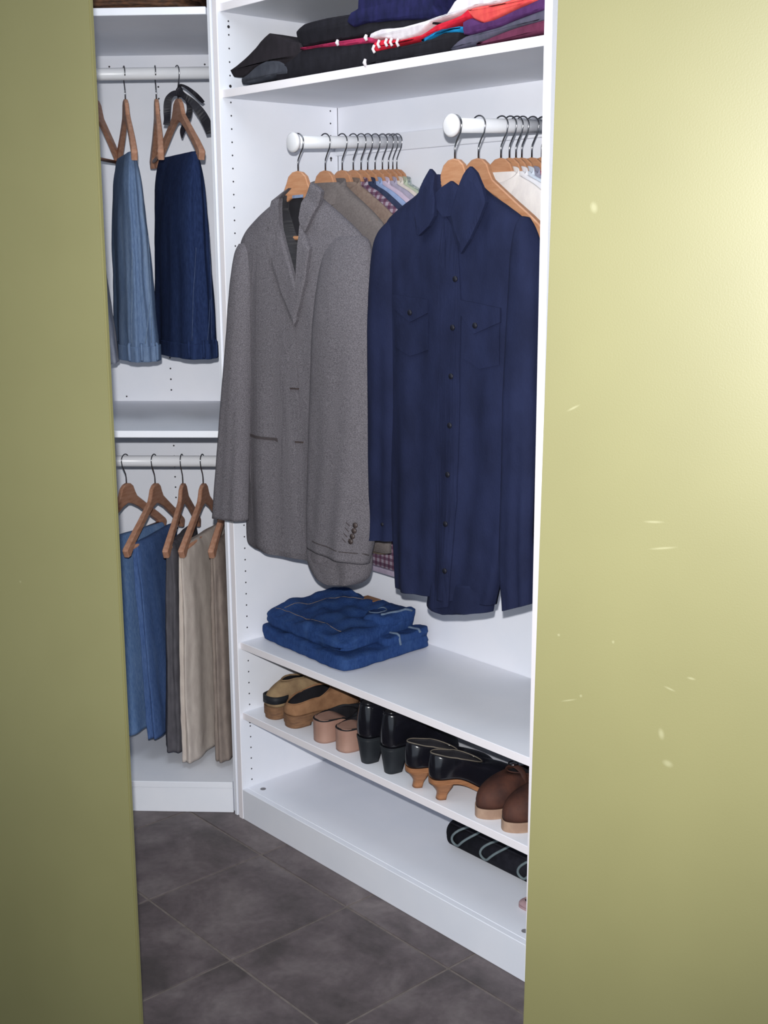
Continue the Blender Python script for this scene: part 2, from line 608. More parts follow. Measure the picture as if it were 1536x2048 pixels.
sp = [(0.0, 0.034, 0.112 + 0.0324 * k) for k in range(64) if abs((0.112 + 0.0324 * k) % 1 - 9) > 0]
sp = [q for q in sp if not any(zt - 0.028 < q[2] < zt + 0.008 for zt in (1.987, 0.528, 0.3213))]
sp += [(0.0, 0.360, 0.112 + 0.0324 * k) for k in range(64)]
add('peg_holes', hole_rows(sp, 'x+'), HOLE, cabR, False, kind='stuff')
for (a, c) in ((0.034, 1.998), (0.034, 2.140), (0.034, 0.286), (0.36, 1.835)):
    add('cam_bolt', hole_rows([(0.0, a, c)], 'x+', 0.0038, 0.0010, 14), CHROME, cabR, False)
for s, f in ((0.038, 0.045), (1.036, 0.042)):
    add('cam_bolt', hole_rows([(s, f, 0.0915)], 'z', 0.0082, 0.0012, 16), mat('grey_cap', (118, 116, 120), 0.5, (130, 128, 132), 40), cabR, False)
add('mounting_rail', box(0.004, SR - 0.004, DEP - 0.014, DEP - 0.0005, 1.8415, 1.8850), W, cabR, False)
add('mounting_rail', box(0.30, SR - 0.004, DEP - 0.010, DEP - 0.0005, 0.735, 0.776), W, cabR, False)


def rod(parent, s, zf, zb, f0, f1, r=0.0150, cap=True):
    pa = [(s, f0, zf), (s, f1, zb)]
    o = add('hanging_rod', tube(pa, r, 24), RODM, parent)
    if cap:
        add('rod_cap', tube([(s, f0 - 0.006, zf), (s, f0 - 0.003, zf), (s, f0 + 0.004, zf)], [0.0185, 0.0235, 0.0235], 28), PV, o)
    return o


ZR0, ZR1 = 1.8445, 1.8615
rod(cabR, 0.263, ZR0, ZR1, 0.028, DEP - 0.014)
rod(cabR, 0.800, ZR0, ZR1, 0.030, DEP - 0.014)


def rodz(f):
    return ZR0 + (ZR1 - ZR0) * (f - 0.03) / 0.34


plL = Pl(L0_, ang_l)
cabL = thing('wardrobe_cabinet', 'white double-hang wardrobe cabinet facing the doorway, with trousers on two rods', 'cabinet', plL)
XL = -0.92
KD = 0.66
add('side_panel', box(-0.004, 0.013, 0.012, KD, 0, 2.42), W, cabL, False)
add('side_panel', box(XL, XL + 0.018, 0.0, KD, 0, 2.42), W, cabL, False)
add('back_panel', box(XL, 0.0, KD, KD + 0.006, 0.05, 2.42), W, cabL, False)
for zt in (2.1915, 1.1147):
    add('shelf', box(XL + 0.0185, -0.0045, 0.0, KD - 0.001, zt - 0.0185, zt), W, cabL, False)
add('bottom_shelf', box(XL + 0.0185, -0.0045, 0.0, KD - 0.001, 0.0755, 0.0945), W, cabL, False)
add('toe_kick', box(XL + 0.0185, -0.0045, 0.002, 0.018, 0, 0.075), W, cabL, False)
KR = 0.28
ZU, ZL = 2.0700, 0.9830
for z in (ZU, ZL):
    o = add('hanging_rod', tube([(XL + 0.02, KR, z), (-0.005, KR, z)], 0.0165, 24), RODM, cabL)
    add('rod_flange', tube([(-0.006, KR, z), (-0.016, KR, z)], 0.026, 24), PV, o)
sp = [(-0.281, KD, 0.14 + 0.0345 * k) for k in range(28)] + [(-0.281, KD, 1.15 + 0.0345 * k) for k in range(28)]
sp += [(-0.430, KD, 2.142), (-0.135, KD, 2.145), (-0.428, KD, 1.129)]
sp += [(-0.02, 0.05, 0.0945)]
add('peg_holes', hole_rows(sp[:-1], 'y-', 0.003), HOLE, cabL, False, kind='stuff')
add('mounting_rail', box(XL + 0.02, -0.006, KD - 0.004, KD - 0.0005, 2.100, 2.137), W, cabL, False)


# ================================================================ HANGERS
def hanger(label, pl, zr, wood, bulge=1, group=None, bar=True, name='wooden_hanger', half=0.212, tk=1.0):
    """pl: origin = the point of the rod it hangs from; zr: rod centre height"""
    t = thing(name, label, 'hanger', pl, zr - 0.245, group)
    top = zr - 0.0665
    q = [(0.0, 0.0), (0.016, -0.003), (0.030, -0.013), (0.038, -0.030), (0.048, -0.046), (0.075, -0.064), (0.12, -0.093), (0.165, -0.121), (0.206, -0.149),
         (0.212, -0.157), (0.202, -0.177), (0.190, -0.176), (0.160, -0.146), (0.11, -0.114), (0.06, -0.083), (0.025, -0.066), (0.0, -0.060)]
    out = q + [(-a, b_) for a, b_ in q[::-1] if a > 0]
    # outline extruded, thicker towards the shoulder ends, edges rounded
    kx = half / 0.212
    q = [(a * (1 - (1 - kx) * min(1, abs(a) / .1)), b_) for a, b_ in q]
    out = [(a * (1 - (1 - kx) * min(1, abs(a) / .1)), b_) for a, b_ in out]
    n = len(out)
    V, F = [], []
    cx_, cz_ = 0, -0.05
    lev = [(-1.0, 0.0028), (-0.72, 0.0), (0.72, 0.0), (1.0, 0.0028)]
    for k, ins in lev:
        for i, (a, b_) in enumerate(out):
            p0 = Vector((out[i - 1][0], out[i - 1][1])); p2 = Vector((out[(i + 1) % n][0], out[(i + 1) % n][1]))
            tn = (p2 - p0).normalized(); nm = Vector((-tn.y, tn.x))
            th = (0.0055 + 0.0030 * min(1, abs(a) / 0.2)) * tk
            V.append((a + nm.x * ins * -1, k * th - 0.006 * tk * (abs(a) / 0.2) ** 2, top + b_ + nm.y * ins * -1))
    for l in range(3):
        for i in range(n):
            j = (i + 1) % n
            F.append((l * n + i, l * n + j, (l + 1) * n + j, (l + 1) * n + i))
    half_n = len(q)
    # faces of front/back as quad strips pairing upper and lower outline
    def strip(off, rev):
        m_ = 8
        res = []
        up_ = list(range(0, 9)); lo = [16, 15, 15, 14, 14, 13, 13, 12, 11]
        for k in range(8):
            f_ = [up_[k], up_[k + 1], lo[k + 1], lo[k]]
            f2 = []
            for x_ in f_:
                if x_ not in f2: f2.append(x_)
            res.append(f2)
        res.append([8, 9, 10, 11])
        mir = lambda i: (n - i) % n if i not in (0, 16) else i
        al_ = res + [[mir(i) for i in f_][::-1] for f_ in res]
        for f_ in al_:
            F.append(tuple(off + i for i in (f_[::-1] if rev else f_)))
    # out indices: 0..16 right side, then left side mirrored (index n-i mirrors i)
    strip(0, False); strip(3 * n, True)
    o = fixn(add('shoulder_bar', (V, F), wood, t, smooth=False))
    r = 0.0195
    b_ = bulge
    path = []
    for k in range(0, 15):
        th = R(205 - k * (225 / 14))
        path.append((b_ * r * math.cos(th), 0, zr + 0.0015 + (r - 0.0005) * math.sin(th)))
    path += [(b_ * 0.0165, 0, zr - 0.014), (b_ * 0.008, 0, zr - 0.027), (b_ * 0.001, 0, zr - 0.040), (0, 0, zr - 0.046), (0, 0, zr - 0.070)]
    add('hook', tube(path, 0.0017, 8), STEEL, t)
    if bar:
        y_ = -0.006 * tk * 0.85
        add('trouser_bar', tube([(-half + 0.016, y_, top - 0.158), (half - 0.016, y_, top - 0.158)], 0.0052, 10), wood, t)
    return t

# ================================================================ CLOTH MATERIALS
TWEED = mat('grey_tweed', (86, 83, 88), 0.95, (115, 111, 117), 420, (1, 1, 1.4), 0.38, 0.62, 0.3, 420, 0.1)
TWEED_B = mat('taupe_wool', (112, 105, 104), 0.95, (102, 95, 94), 200, bump=0.15, spec=0.1)
BROWNJ = mat('brown_flannel', (132, 115, 105), 0.95, (120, 102, 94), 120, bump=0.15, spec=0.1)
TANC = mat('tan_corduroy', (142, 126, 110), 0.95, (128, 112, 96), 90, bump=0.15, spec=0.1)
NAVY = mat('navy_cotton', (34, 40, 68), 0.86, (28, 33, 57), 18, (1, 1, 0.5), 0.35, 0.65, 0.2, 260, 0.12)
NAVYD = mat('navy_button', (22, 23, 34), 0.6, (27, 28, 40), 50, spec=0.3)
PEARL = mat('pale_button', (215, 220, 224), 0.3, (200, 205, 210), 30)
SEAM = mat('dark_seam', (64, 58, 60), 0.9, (70, 64, 66), 60)
BTN = mat('horn_button', (58, 50, 50), 0.4, (74, 64, 62), 60)
PLAID = plaid('maroon_plaid', (158, 146, 160), (104, 56, 78), (78, 44, 70), 0.017)
CHECK = plaid('grey_check', (186, 194, 190), (150, 158, 166), (140, 152, 156), 0.010)
def cloth(name, c, c2): return mat(name, c, 0.93, c2, 60, (1, 1, 0.4), bump=0.12, bscale=300, spec=0.12)
JEAN_L = denim('light_denim', (84, 104, 136), (104, 124, 154), (126, 142, 164), 0.5)
JEAN_D = denim('indigo_denim', (26, 38, 70), (38, 52, 88), (54, 70, 108), 0.35)
JEAN_M = denim('mid_denim', (84, 114, 160), (108, 136, 176), (126, 150, 184), 0.5)
JEAN_B = denim('blue_denim', (60, 84, 130), (78, 102, 148), (94, 118, 158), 0.4)
JEAN_F = denim('folded_denim', (32, 56, 104), (46, 72, 122), (62, 90, 136), 0.45)
THREAD = mat('stitching', (134, 120, 112), 0.9, (110, 100, 96), 80)
THREADD = mat('indigo_stitching', (62, 76, 108), 0.9, (50, 62, 92), 80)
THREADB = mat('pale_stitching', (110, 128, 150), 0.9, (90, 108, 134), 80)


def rows_px(pl, rows):
    """rows in photograph pixels (xL, yL, xR, yR, vc, tf, tb), laid out on the garment's own plane"""
    out = []
    for xL, yL, xR, yR, vc, tf, tb in rows:
        uL, wL = pl.px(xL, yL, vc)
        uR, wR = pl.px(xR, yR, vc)
        out.append((uL, wL, uR, wR, vc, tf, tb))
    return out


def ppx(pl, pts, v=0.0):
    return [pl.px(x, y, v) for x, y in pts]


def disc(u, v, w_, r, t=0.002, n=14):
    return tube([(u, v, w_), (u, v - t, w_)], r, n)


# ---------------------------------------------------------------- grey tweed blazer
plB = RF(0.263, 0.030, R(10))
bl = thing('blazer', 'grey tweed two-button blazer on the front hanger of the left short rod', 'blazer', plB, 0.78)
plb = plB
rows = [(566, 392, 628, 384, 0.004, .018, .018), (545, 411, 652, 402, 0.002, .024, .02), (515, 438, 690, 436, 0, .030, .022), (492, 468, 722, 468, 0, .034, .024),
        (484, 500, 736, 500, -.002, .040, .026), (489, 560, 738, 565, -.004, .046, .028), (494, 660, 735, 670, -.006, .050, .03), (494, 780, 730, 800, -.006, .052, .03),
        (494, 900, 733, 935, -.006, .052, .03), (497, 1000, 738, 1050, -.006, .052, .03), (498, 1062, 738, 1100, -.006, .050, .03),
        (501, 1082, 736, 1124, -.006, .049, .03), (512, 1092, 728, 1132, -.006, .046, .028)]
bodyrows = rows_px(plb, rows)
ff = folds(0.008, 2.2, 0.6, 1.62, 0.9, 0.0016, 3)
# the open neck: the front is scooped back behind the hanger between the lapels
tree = bvh(loft(bodyrows, 120, 7, fold=ff))


def settle(pl, pts, tr, v=-0.03, fn=None):
    out = []
    for x, y in pts:
        q = v
        for _ in range(4):
            u, z = pl.px(x, y, q)
            if fn is not None:
                q = fn(u, z)
            else:
                h = tr.ray_cast(Vector((u, -0.6, z)), Vector((0, 1, 0)))
                if h[0] is None: break
                q = min(h[0].y, -0.012)
        out.append(pl.px(x, y, q))
    return out


vL = settle(plb, [(562, 383), (557, 420), (568, 480), (599, 578)], tree, -.02)
vR = settle(plb, [(612, 376), (604, 430), (603, 500), (599, 578)], tree, -.02)


def edge_at(pts, z):
    pts = sorted(pts, key=lambda q: -q[1])
    if z >= pts[0][1]: return pts[0][0]
    for a, b_ in zip(pts, pts[1:]):
        if b_[1] <= z <= a[1]:
            t = (a[1] - z) / max(1e-6, a[1] - b_[1])
            return a[0] + (b_[0] - a[0]) * t
    return None


def scoop(vL, vR, base, back=0.012):
    def f(x, w_, y, u):
        dv = base(x, w_, y, u)
        if y < 0:
            l, r_ = edge_at(vL, w_), edge_at(vR, w_)
            if l is not None and r_ is not None and l - .002 < u < r_ + .002:
                return ('abs', back)
        return dv
    return f


def loft2(rows, nu, sub, fold, hollow=0.0, p=2.6):
    """loft whose fold may also set an absolute depth (used for open necks); returns face materials too"""
    mark = set()
    V, F = [], []
    rr = cr(rows, sub)
    N = len(rr)
    for i, (uL, wL, uR, wR, vc, tf, tb) in enumerate(rr):
        for k in range(nu):
            th = 2 * math.pi * k / nu
            c, s = math.cos(th), math.sin(th)
            x = c if s < 0 else math.copysign(abs(c) ** (2 / p), c)
            y = -max(0, 1 - abs(x) ** p) ** (1 / p) if s < 0 else math.copysign(abs(s) ** (2 / p), s)
            u = (uL + uR) / 2 + (uR - uL) / 2 * x
            w_ = (wL + wR) / 2 + (wR - wL) / 2 * x
            v = vc + (tb if y > 0 else tf) * y
            q = fold(x, w_, y, u)
            if isinstance(q, tuple):
                v = q[1]; mark.add(len(V))
            else:
                v += q
            V.append((u, v, w_))
    fm = []
    for i in range(N - 1):
        for k in range(nu):
            q = (i * nu + k, (i + 1) * nu + k, (i + 1) * nu + (k + 1) % nu, i * nu + (k + 1) % nu)
            F.append(q); fm.append(1 if any(a in mark for a in q) else 0)
    F.append(tuple(range(nu))); fm.append(1)
    base = (N - 1) * nu
    if hollow:
        n0 = len(V)
        uL, wL, uR, wR, vc, tf, tb = rr[-1]
        mu = (uL + uR) / 2
        for sc, dz in ((0.95, 0.0), (0.93, hollow)):
            for k in range(nu):
                q = V[base + k]
                V.append((mu + (q[0] - mu) * sc, vc + (q[1] - vc) * (sc - .1), q[2] + dz))
        for k in range(nu):
            k2 = (k + 1) % nu
            F.append((base + k, n0 + k, n0 + k2, base + k2)); fm.append(0)
            F.append((n0 + k, n0 + nu + k, n0 + nu + k2, n0 + k2)); fm.append(1)
        F.append(tuple(n0 + nu + k for k in range(nu))[::-1]); fm.append(1)
    else:
        F.append(tuple(base + k for k in range(nu))[::-1]); fm.append(0)
    return (V, F), fm


vf, fm = loft2(bodyrows, 340, 12, scoop(vL, vR, ff), 0.03)
add('body', vf, None, bl, mats=[TWEED, LINING], fmat=fm)
tree = bvh(loft2(bodyrows, 180, 9, ff, 0.03)[0])  # the closed body, to lay the lapels on


def slope(a, b_): return -0.020 - 0.030 * max(0, min(1, (1.765 - b_) / 0.15)) + 0.010 * max(0, (b_ - 1.72) / .045)


def onbody(name, pts, parent, m, pl=plb, th=0.003, lift=0.0, tr=None, label=None, v=-0.03, puff=0.0, ymax=-0.015):
    return fixn(add(name, patch(settle(pl, pts, tr if (tr is not None and tr != 'slope') else tree, v, slope if tr == 'slope' else None), th, None if tr == 'slope' else (tr if tr is not None else tree), slope if tr == 'slope' else 0.0, lift=lift, puff=puff, ymax=ymax), m, parent, False, label))


onbody('front_panel', [(566, 470), (592, 652), (577, 748), (598, 790), (614, 930), (617, 1040), (612, 1108), (570, 1104), (520, 1094), (507, 1080), (500, 900), (500, 650), (510, 500)], bl, TWEED, th=0.0025)
onbody('lapel', [(560, 395), (553, 415), (547, 440), (541, 457), (551, 476), (541, 493), (547, 530), (566, 590), (592, 652), (598, 640), (597, 574), (583, 520), (567, 460), (556, 418), (566, 392)], bl, TWEED, lift=0.006, puff=0.003)
onbody('lapel', [(606, 440), (604, 480), (600, 530), (598, 574), (592, 652), (604, 612), (616, 560), (625, 497), (619, 480), (612, 462)], bl, TWEED, lift=0.007, puff=0.003)
onbody('collar', [(618, 365), (613, 380), (608, 405), (603, 440), (606, 458), (615, 463), (626, 440), (637, 400), (640, 382), (629, 372)], bl, TWEED, lift=0.007, puff=0.003)
onbody('collar', [(574, 376), (562, 384), (550, 402), (546, 416), (541, 456), (551, 470), (560, 450), (557, 420), (563, 398)], bl, TWEED, lift=0.007, puff=0.003)
onbody('pocket', [(490, 864), (556, 876), (557, 884), (552, 881), (490, 869)], bl, SEAM, lift=0.0005, th=0.0035)
for (x, y) in ((590, 777), (600, 884)):
    onbody('buttonhole', [(x - 8, y - 2), (x + 8, y - 1), (x + 8, y + 2), (x - 8, y + 1)], bl, BTN, lift=0.001, th=0.0035)
onbody('loop_label', [(585, 391), (606, 389), (606, 395), (585, 397)], bl, cloth('label_blue', (120, 134, 160), (100, 110, 134)), th=0.001)
vf = loft(rows_px(plb, [(617, 940, 738, 960, -.012, .046, .010), (618, 1060, 742, 1080, -.012, .047, .010), (621, 1105, 744, 1118, -.012, .047, .010), (630, 1134, 742, 1140, -.012, .046, .010),
                        (643, 1153, 736, 1156, -.012, .045, .010), (664, 1163, 724, 1165, -.012, .043, .010)]), 64, 6, fold=folds(0.004, 1.6, 0.6, 1.62, 0.9, 0.0012, 3))
add('right_front', vf, TWEED, bl)
# sleeves
rows = [(674, 473, 728, 472, -.008, .018, .012), (660, 484, 738, 484, -.014, .024, .022), (650, 512, 744, 514, -.024, .032, .026), (640, 570, 750, 572, -.038, .042, .030),
        (632, 650, 757, 655, -.048, .048, .034), (628, 750, 767, 755, -.050, .048, .034), (625, 850, 771, 860, -.052, .048, .034), (622, 950, 765, 965, -.052, .046, .034),
        (620, 1040, 751, 1060, -.052, .044, .034), (621, 1092, 736, 1127, -.052, .042, .033)]
rs = rows_px(plb, rows)
vf, fm = loft2(rs, 72, 8, folds(0.006, 1.5, 2.2, 1.5, 1.0, 0.0016, 9), 0.05, p=2.2)
add('sleeve', vf, None, bl, mats=[TWEED, LINING], fmat=fm)
tsl = bvh(vf)
for i, (x, y) in enumerate(((709, 1051), (707, 1062), (704, 1073), (701, 1083))):
    u, z = plb.px(x, y, -0.09)
    h = tsl.ray_cast(Vector((u, -0.6, z)), Vector((0, 1, 0)))
    v_ = h[0].y if h[0] else -0.09
    add('cuff_button', disc(u, v_ - 0.0005, z, 0.0068, 0.003), BTN, bl)
    onbody('buttonhole', [(x - 16, y - 7), (x - 9, y + 1), (x - 10, y + 2), (x - 17, y - 6)], bl, SEAM, tr=tsl, th=0.001, v=-0.09)
onbody('cuff_seam', [(624, 1081), (680, 1103), (727, 1113), (727, 1115), (680, 1105), (624, 1083)], bl, SEAM, tr=tsl, th=0.0006, v=-0.09)
rows = [(480, 488, 496, 486, -.018, .010, .010), (474, 510, 504, 510, -.022, .024, .018), (468, 570, 507, 570, -.030, .034, .022), (462, 660, 507, 660, -.036, .038, .024),
        (453, 770, 503, 770, -.044, .038, .024), (445, 870, 499, 870, -.052, .036, .024), (437, 960, 496, 965, -.058, .034, .024), (430, 1032, 495, 1041, -.062, .032, .024)]
vf, fm = loft2(rows_px(plb, rows), 56, 8, folds(0.004, 1.5, 0.2, 1.5, 1.0, 0.0014, 17), 0.04, p=2.2)
add('sleeve', vf, None, bl, mats=[TWEED, LINING], fmat=fm)

# ---------------------------------------------------------------- big navy shirt
plN = RF(0.800, 0.040)
nv = thing('shirt', 'dark navy long-sleeved shirt with chest pockets at the front of the right short rod', 'shirt', plN, 0.79)
rows = [(869, 350, 944, 346, .004, .018, .016), (858, 366, 955, 362, .002, .024, .018), (834, 392, 984, 390, 0, .028, .02), (806, 414, 1018, 414, 0, .030, .02),
        (782, 438, 1050, 440, 0, .034, .022), (772, 468, 1062, 470, -.002, .038, .024), (770, 520, 1066, 530, -.004, .042, .026), (776, 640, 1060, 660, -.006, .046, .028),
        (783, 800, 1050, 830, -.006, .046, .028), (788, 950, 1036, 985, -.006, .046, .028), (792, 1080, 1014, 1110, -.006, .046, .028), (794, 1140, 1002, 1170, -.006, .044, .026),
        (796, 1172, 994, 1208, -.006, .042, .026)]
nbase = folds(0.009, 2.6, 1.9, 1.6, 0.95, 0.0018, 21)
vf, fm = loft2(rows_px(plN, rows), 160, 9, nbase, 0.03)
tn = bvh(vf)
nL = settle(plN, [(872, 330), (872, 370), (874, 392), (896, 410)], tn, -.02)
nR = settle(plN, [(940, 330), (934, 370), (926, 388), (900, 410)], tn, -.02)
vf, fm = loft2(rows_px(plN, rows), 260, 10, scoop(nL, nR, nbase, 0.013), 0.03)
add('body', vf, None, nv, mats=[NAVY, NAVY], fmat=fm)
kw = dict(pl=plN, tr=tn)
onbody('collar', [(866, 338), (857, 350), (845, 376), (838, 398), (834, 440), (838, 468), (842, 471), (862, 452), (873, 432), (874, 400), (871, 378), (874, 350)], nv, NAVY, lift=0.004, puff=0.003, pl=plN, tr='slope')
onbody('collar', [(946, 333), (937, 340), (930, 366), (922, 380), (914, 402), (905, 440), (914, 480), (926, 507), (944, 478), (962, 440), (976, 404), (968, 372), (957, 346)], nv, NAVY, lift=0.004, puff=0.003, pl=plN, tr='slope')
onbody('collar_stand', [(872, 390), (888, 374), (906, 362), (924, 376), (922, 400), (912, 432), (890, 434), (874, 412)], nv, NAVY, lift=0.004, **kw)
onbody('button_placket', [(889, 425), (917, 470), (924, 620), (921, 800), (916, 1000), (910, 1210), (884, 1213), (890, 1000), (895, 800), (898, 620), (892, 480)], nv, NAVY, lift=0.001, th=0.002, **kw)
onbody('chest_pocket', [(788, 592), (858, 602), (857, 700), (822, 712), (790, 690)], nv, NAVY, lift=0.0005, th=0.002, **kw)
onbody('pocket_flap', [(788, 588), (858, 599), (858, 626), (823, 644), (789, 614)], nv, NAVY, lift=0.003, th=0.002, **kw)
onbody('chest_pocket', [(925, 606), (1002, 620), (1000, 730), (960, 738), (926, 716)], nv, NAVY, lift=0.0005, th=0.002, **kw)
onbody('pocket_flap', [(924, 600), (1003, 616), (1003, 645), (950, 668), (925, 630)], nv, NAVY, lift=0.003, th=0.002, **kw)


def btn(x, y, m, r=0.0062, lift=0.003, tr=tn, pl=plN, name='button', parent=nv):
    u, z = pl.px(x, y, -0.05)
    h = tr.ray_cast(Vector((u, -0.6, z)), Vector((0, 1, 0)))
    if h[0] is None: return
    add(name, disc(u, h[0].y - lift, z, r, 0.0022), m, parent)


for x, y in ((911, 558), (909, 655), (908, 752), (906, 850), (903, 948), (900, 1046), (897, 1140)): btn(x, y, NAVYD)
btn(823, 625, NAVYD, lift=0.0055); btn(951, 651, NAVYD, lift=0.0055)
btn(907, 413, PEARL, 0.0034, lift=0.0075)
for nm, rws, sd in (('sleeve', [(776, 446, 792, 442, -.010, .010, .010), (762, 466, 800, 464, -.012, .024, .02), (754, 500, 802, 500, -.016, .034, .024), (748, 570, 803, 574, -.02, .038, .026),
                                 (746, 650, 805, 655, -.02, .038, .026), (746, 760, 806, 765, -.018, .036, .026), (744, 870, 806, 875, -.012, .034, .026), (740, 980, 804, 985, -.004, .032, .026),
                                 (735, 1060, 801, 1066, .002, .028, .024), (735, 1076, 800, 1081, .003, .028, .024)], 31),
                    ('sleeve', [(1044, 432, 1058, 436, -.006, .010, .010), (1038, 452, 1068, 456, -.01, .024, .018), (1034, 486, 1078, 488, -.016, .034, .022), (1030, 530, 1083, 530, -.02, .038, .024),
                                 (1024, 640, 1082, 640, -.024, .040, .026), (1020, 780, 1077, 780, -.028, .040, .026), (1014, 920, 1074, 920, -.030, .038, .026), (1010, 1050, 1070, 1045, -.030, .036, .026),
                                 (1009, 1140, 1068, 1130, -.030, .034, .025), (1013, 1200, 1067, 1188, -.030, .032, .024), (1014, 1219, 1066, 1207, -.030, .031, .024)], 37)):
    vf, fm = loft2(rows_px(plN, rws), 56, 8, folds(0.005, 1.4, sd, 1.55, 1.0, 0.0016, sd), 0.04, p=2.2)
    add(nm, vf, None, nv, mats=[NAVY, NAVY], fmat=fm)
    if sd == 31: btn(749, 1052, NAVYD, 0.0045, 0.0005, bvh(vf), plN, 'cuff_button')
vf = loft(rows_px(plN, [(862, 1150, 990, 1172, -.008, .036, .006), (861, 1190, 989, 1200, -.008, .038, .006), (861, 1212, 986, 1221, -.008, .038, .006), (888, 1224, 984, 1222, -.008, .036, .006)]), 48, 5, fold=folds(0.004, 2.2, 1.0, 1.6, 0.95, 0.001, 5))
add('shirt_tail', vf, NAVY, nv)

# ---------------------------------------------------------------- hangers of the two short rods
kinds1 = ['grey tweed blazer', 'taupe wool blazer', 'brown flannel jacket', 'maroon plaid shirt', 'dark slate-blue shirt', 'light blue shirt', 'pale pink shirt', 'lilac grey shirt',
          'cream shirt', 'pale sage shirt', 'grey checked shirt']
f1 = [0.041, 0.126, 0.180, 0.216, 0.242, 0.264, 0.289, 0.314, 0.335, 0.350, 0.364]
for i, (k, f) in enumerate(zip(kinds1, f1)):
    hanger('wooden hanger on the left short rod holding the ' + k, RF(0.263, f, R(10) if i == 0 else R(2)), rodz(f), WOODC, 1, 'hangers on the left short rod', half=0.178 if i == 0 else 0.205, tk=1 if i < 2 else (0.8 if i < 4 else 0.6))
kinds2 = ['holding the dark navy shirt on the right short rod', 'hanging empty behind the dark navy shirt', 'holding the ivory shirt', 'holding the plain white shirt', 'holding the ice blue shirt',
          'holding the striped grey shirt', 'holding the crimson shirt', 'holding the pale blue shirt at the wall end']
f2 = [0.040, 0.111, 0.181, 0.208, 0.229, 0.248, 0.281, 0.314]
for i, (k, f) in enumerate(zip(kinds2, f2)):
    hanger('wooden hanger ' + k, RF(0.800, f), rodz(f), WOODC, 1, 'hangers on the right short rod', half=0.200 if i == 0 else 0.205, tk=1 if i < 2 else 0.6)


# ---------------------------------------------------------------- the garments squeezed behind them
def shirt(label, pl, zr, m, length=0.76, t=0.010, k=1.0, cat='shirt', name='shirt', collar=None, sleeves=True, seed=0, neck=0.046, group=None, hem=None, sl=0.60):
    top = zr - 0.0665
    T = thing(name, label, cat, pl, top - length, group)
    prof = [(-0.030, neck - .004), (-0.042, neck + .016), (-0.058, .098), (-0.085, .145), (-0.112, .185), (-0.138, .214), (-0.180, .228), (-0.28, .228), (-0.5, .222), (-0.68, .228), (-length, .230)]
    rows = [(-h * k, top + z, h * k, top + z, -0.004 if i > 2 else 0, t * (0.8 + 0.05 * i), t) for i, (z, h) in enumerate(prof)]
    fo = folds(0.003, 2.4, seed, top - .1, top - .6, 0.001, seed * 3 + 1)
    vf = loft(rows, 48, 4, fold=fo)
    add('body', vf, m, T)
    n = 28
    V, F = [], []
    for lvl, (sc, zt, zf) in enumerate(((1.20, -0.060, -0.090), (1.04, -0.018, -0.052), (0.96, -0.018, -0.052), (0.93, -0.05, -0.075))):
        for q in range(n):
            th = 2 * math.pi * q / n
            fr = 0.5 - 0.5 * math.sin(th)
            fr = fr ** 1.5
            V.append((neck * 1.12 * sc * math.cos(th), (t * 1.25) * sc * math.sin(th) - (0.002 if lvl == 0 else 0), top + zt + (zf - zt) * fr))
    for l in range(3):
        for q in range(n):
            F.append((l * n + q, l * n + (q + 1) % n, (l + 1) * n + (q + 1) % n, (l + 1) * n + q))
    fixn(add('collar', (V, F), collar or m, T))
    if sleeves:
        for s in (-1, 1):
            a = [(0.198, 0.220, -.150), (0.182, 0.236, -.175), (0.178, 0.243, -.25), (0.176, 0.244, -.45), (0.172, 0.236, -sl + .03), (0.172, 0.234, -sl)]
            rr = [((s * (h0 if s > 0 else h1)) * k, top + z, (s * (h1 if s > 0 else h0)) * k, top + z, -t * 1.15, t * .7, t * .5) for h0, h1, z in a]
            add('sleeve', loft(rr, 24, 4, fold=folds(0.0015, 1.5, seed + s, top, top - .6, 0.0008, seed)), m, T)
    return T


M = cloth
# left rod
pl = RF(0.263, f1[1], R(2))
b2 = shirt('taupe wool blazer with a black neck label behind the grey tweed blazer', pl, rodz(f1[1]), TWEED_B, 0.93, 0.022, 1.0, 'blazer', 'blazer', seed=2, neck=0.058, sleeves=False)
tb = None
top = rodz(f1[1]) - .0665
add('neck_label', box(-0.020, 0.020, -0.028, -0.024, top - 0.062, top - 0.046), LINING, b2, False)
pl = RF(0.263, f1[2], R(2))
b3 = shirt('brown flannel jacket third from the front on the left short rod', pl, rodz(f1[2]), BROWNJ, 0.80, 0.012, 1.0, 'jacket', 'jacket', seed=4, neck=0.055, sleeves=False)
plc = RF(0.263, 0.165)
vf = loft(rows_px(plc, [(726, 460, 750, 462, 0, .008, .008), (722, 500, 758, 502, 0, .012, .010), (722, 700, 764, 702, 0, .013, .010), (726, 900, 768, 902, 0, .013, .010), (728, 1100, 770, 1109, 0, .013, .010)]), 28, 6, fold=folds(0.002, 1.4, 1, 1.6, .9, .001, 3), hollow=0.03)
add('sleeve', [(a, b_ - 0.015, c) for a, b_, c in vf[0]] and ([(a, b_ - 0.015, c) for a, b_, c in vf[0]], vf[1]), TANC, b3, label='tan cuffed sleeve')
pl = RF(0.263, f1[3])
b4 = shirt('maroon and lilac plaid shirt behind the brown jacket', pl, rodz(f1[3]), PLAID, 1.005, 0.010, 1.0, seed=5)
specs = [('dark slate-blue shirt behind the maroon plaid shirt', (58, 66, 92), (48, 54, 78), .76), ('light blue shirt, sixth on the left short rod', (150, 168, 206), (138, 156, 196), .76),
         ('pale pink shirt behind the light blue one, its hem lowest of the row', (206, 190, 208), (196, 180, 200), 1.055), ('lilac grey shirt between the pink and the cream shirts', (176, 170, 190), (164, 160, 180), .76),
         ('cream shirt near the wall end of the left short rod', (226, 216, 206), (216, 206, 198), .76), ('pale sage shirt in front of the grey checked shirt', (188, 198, 178), (176, 188, 168), .76)]
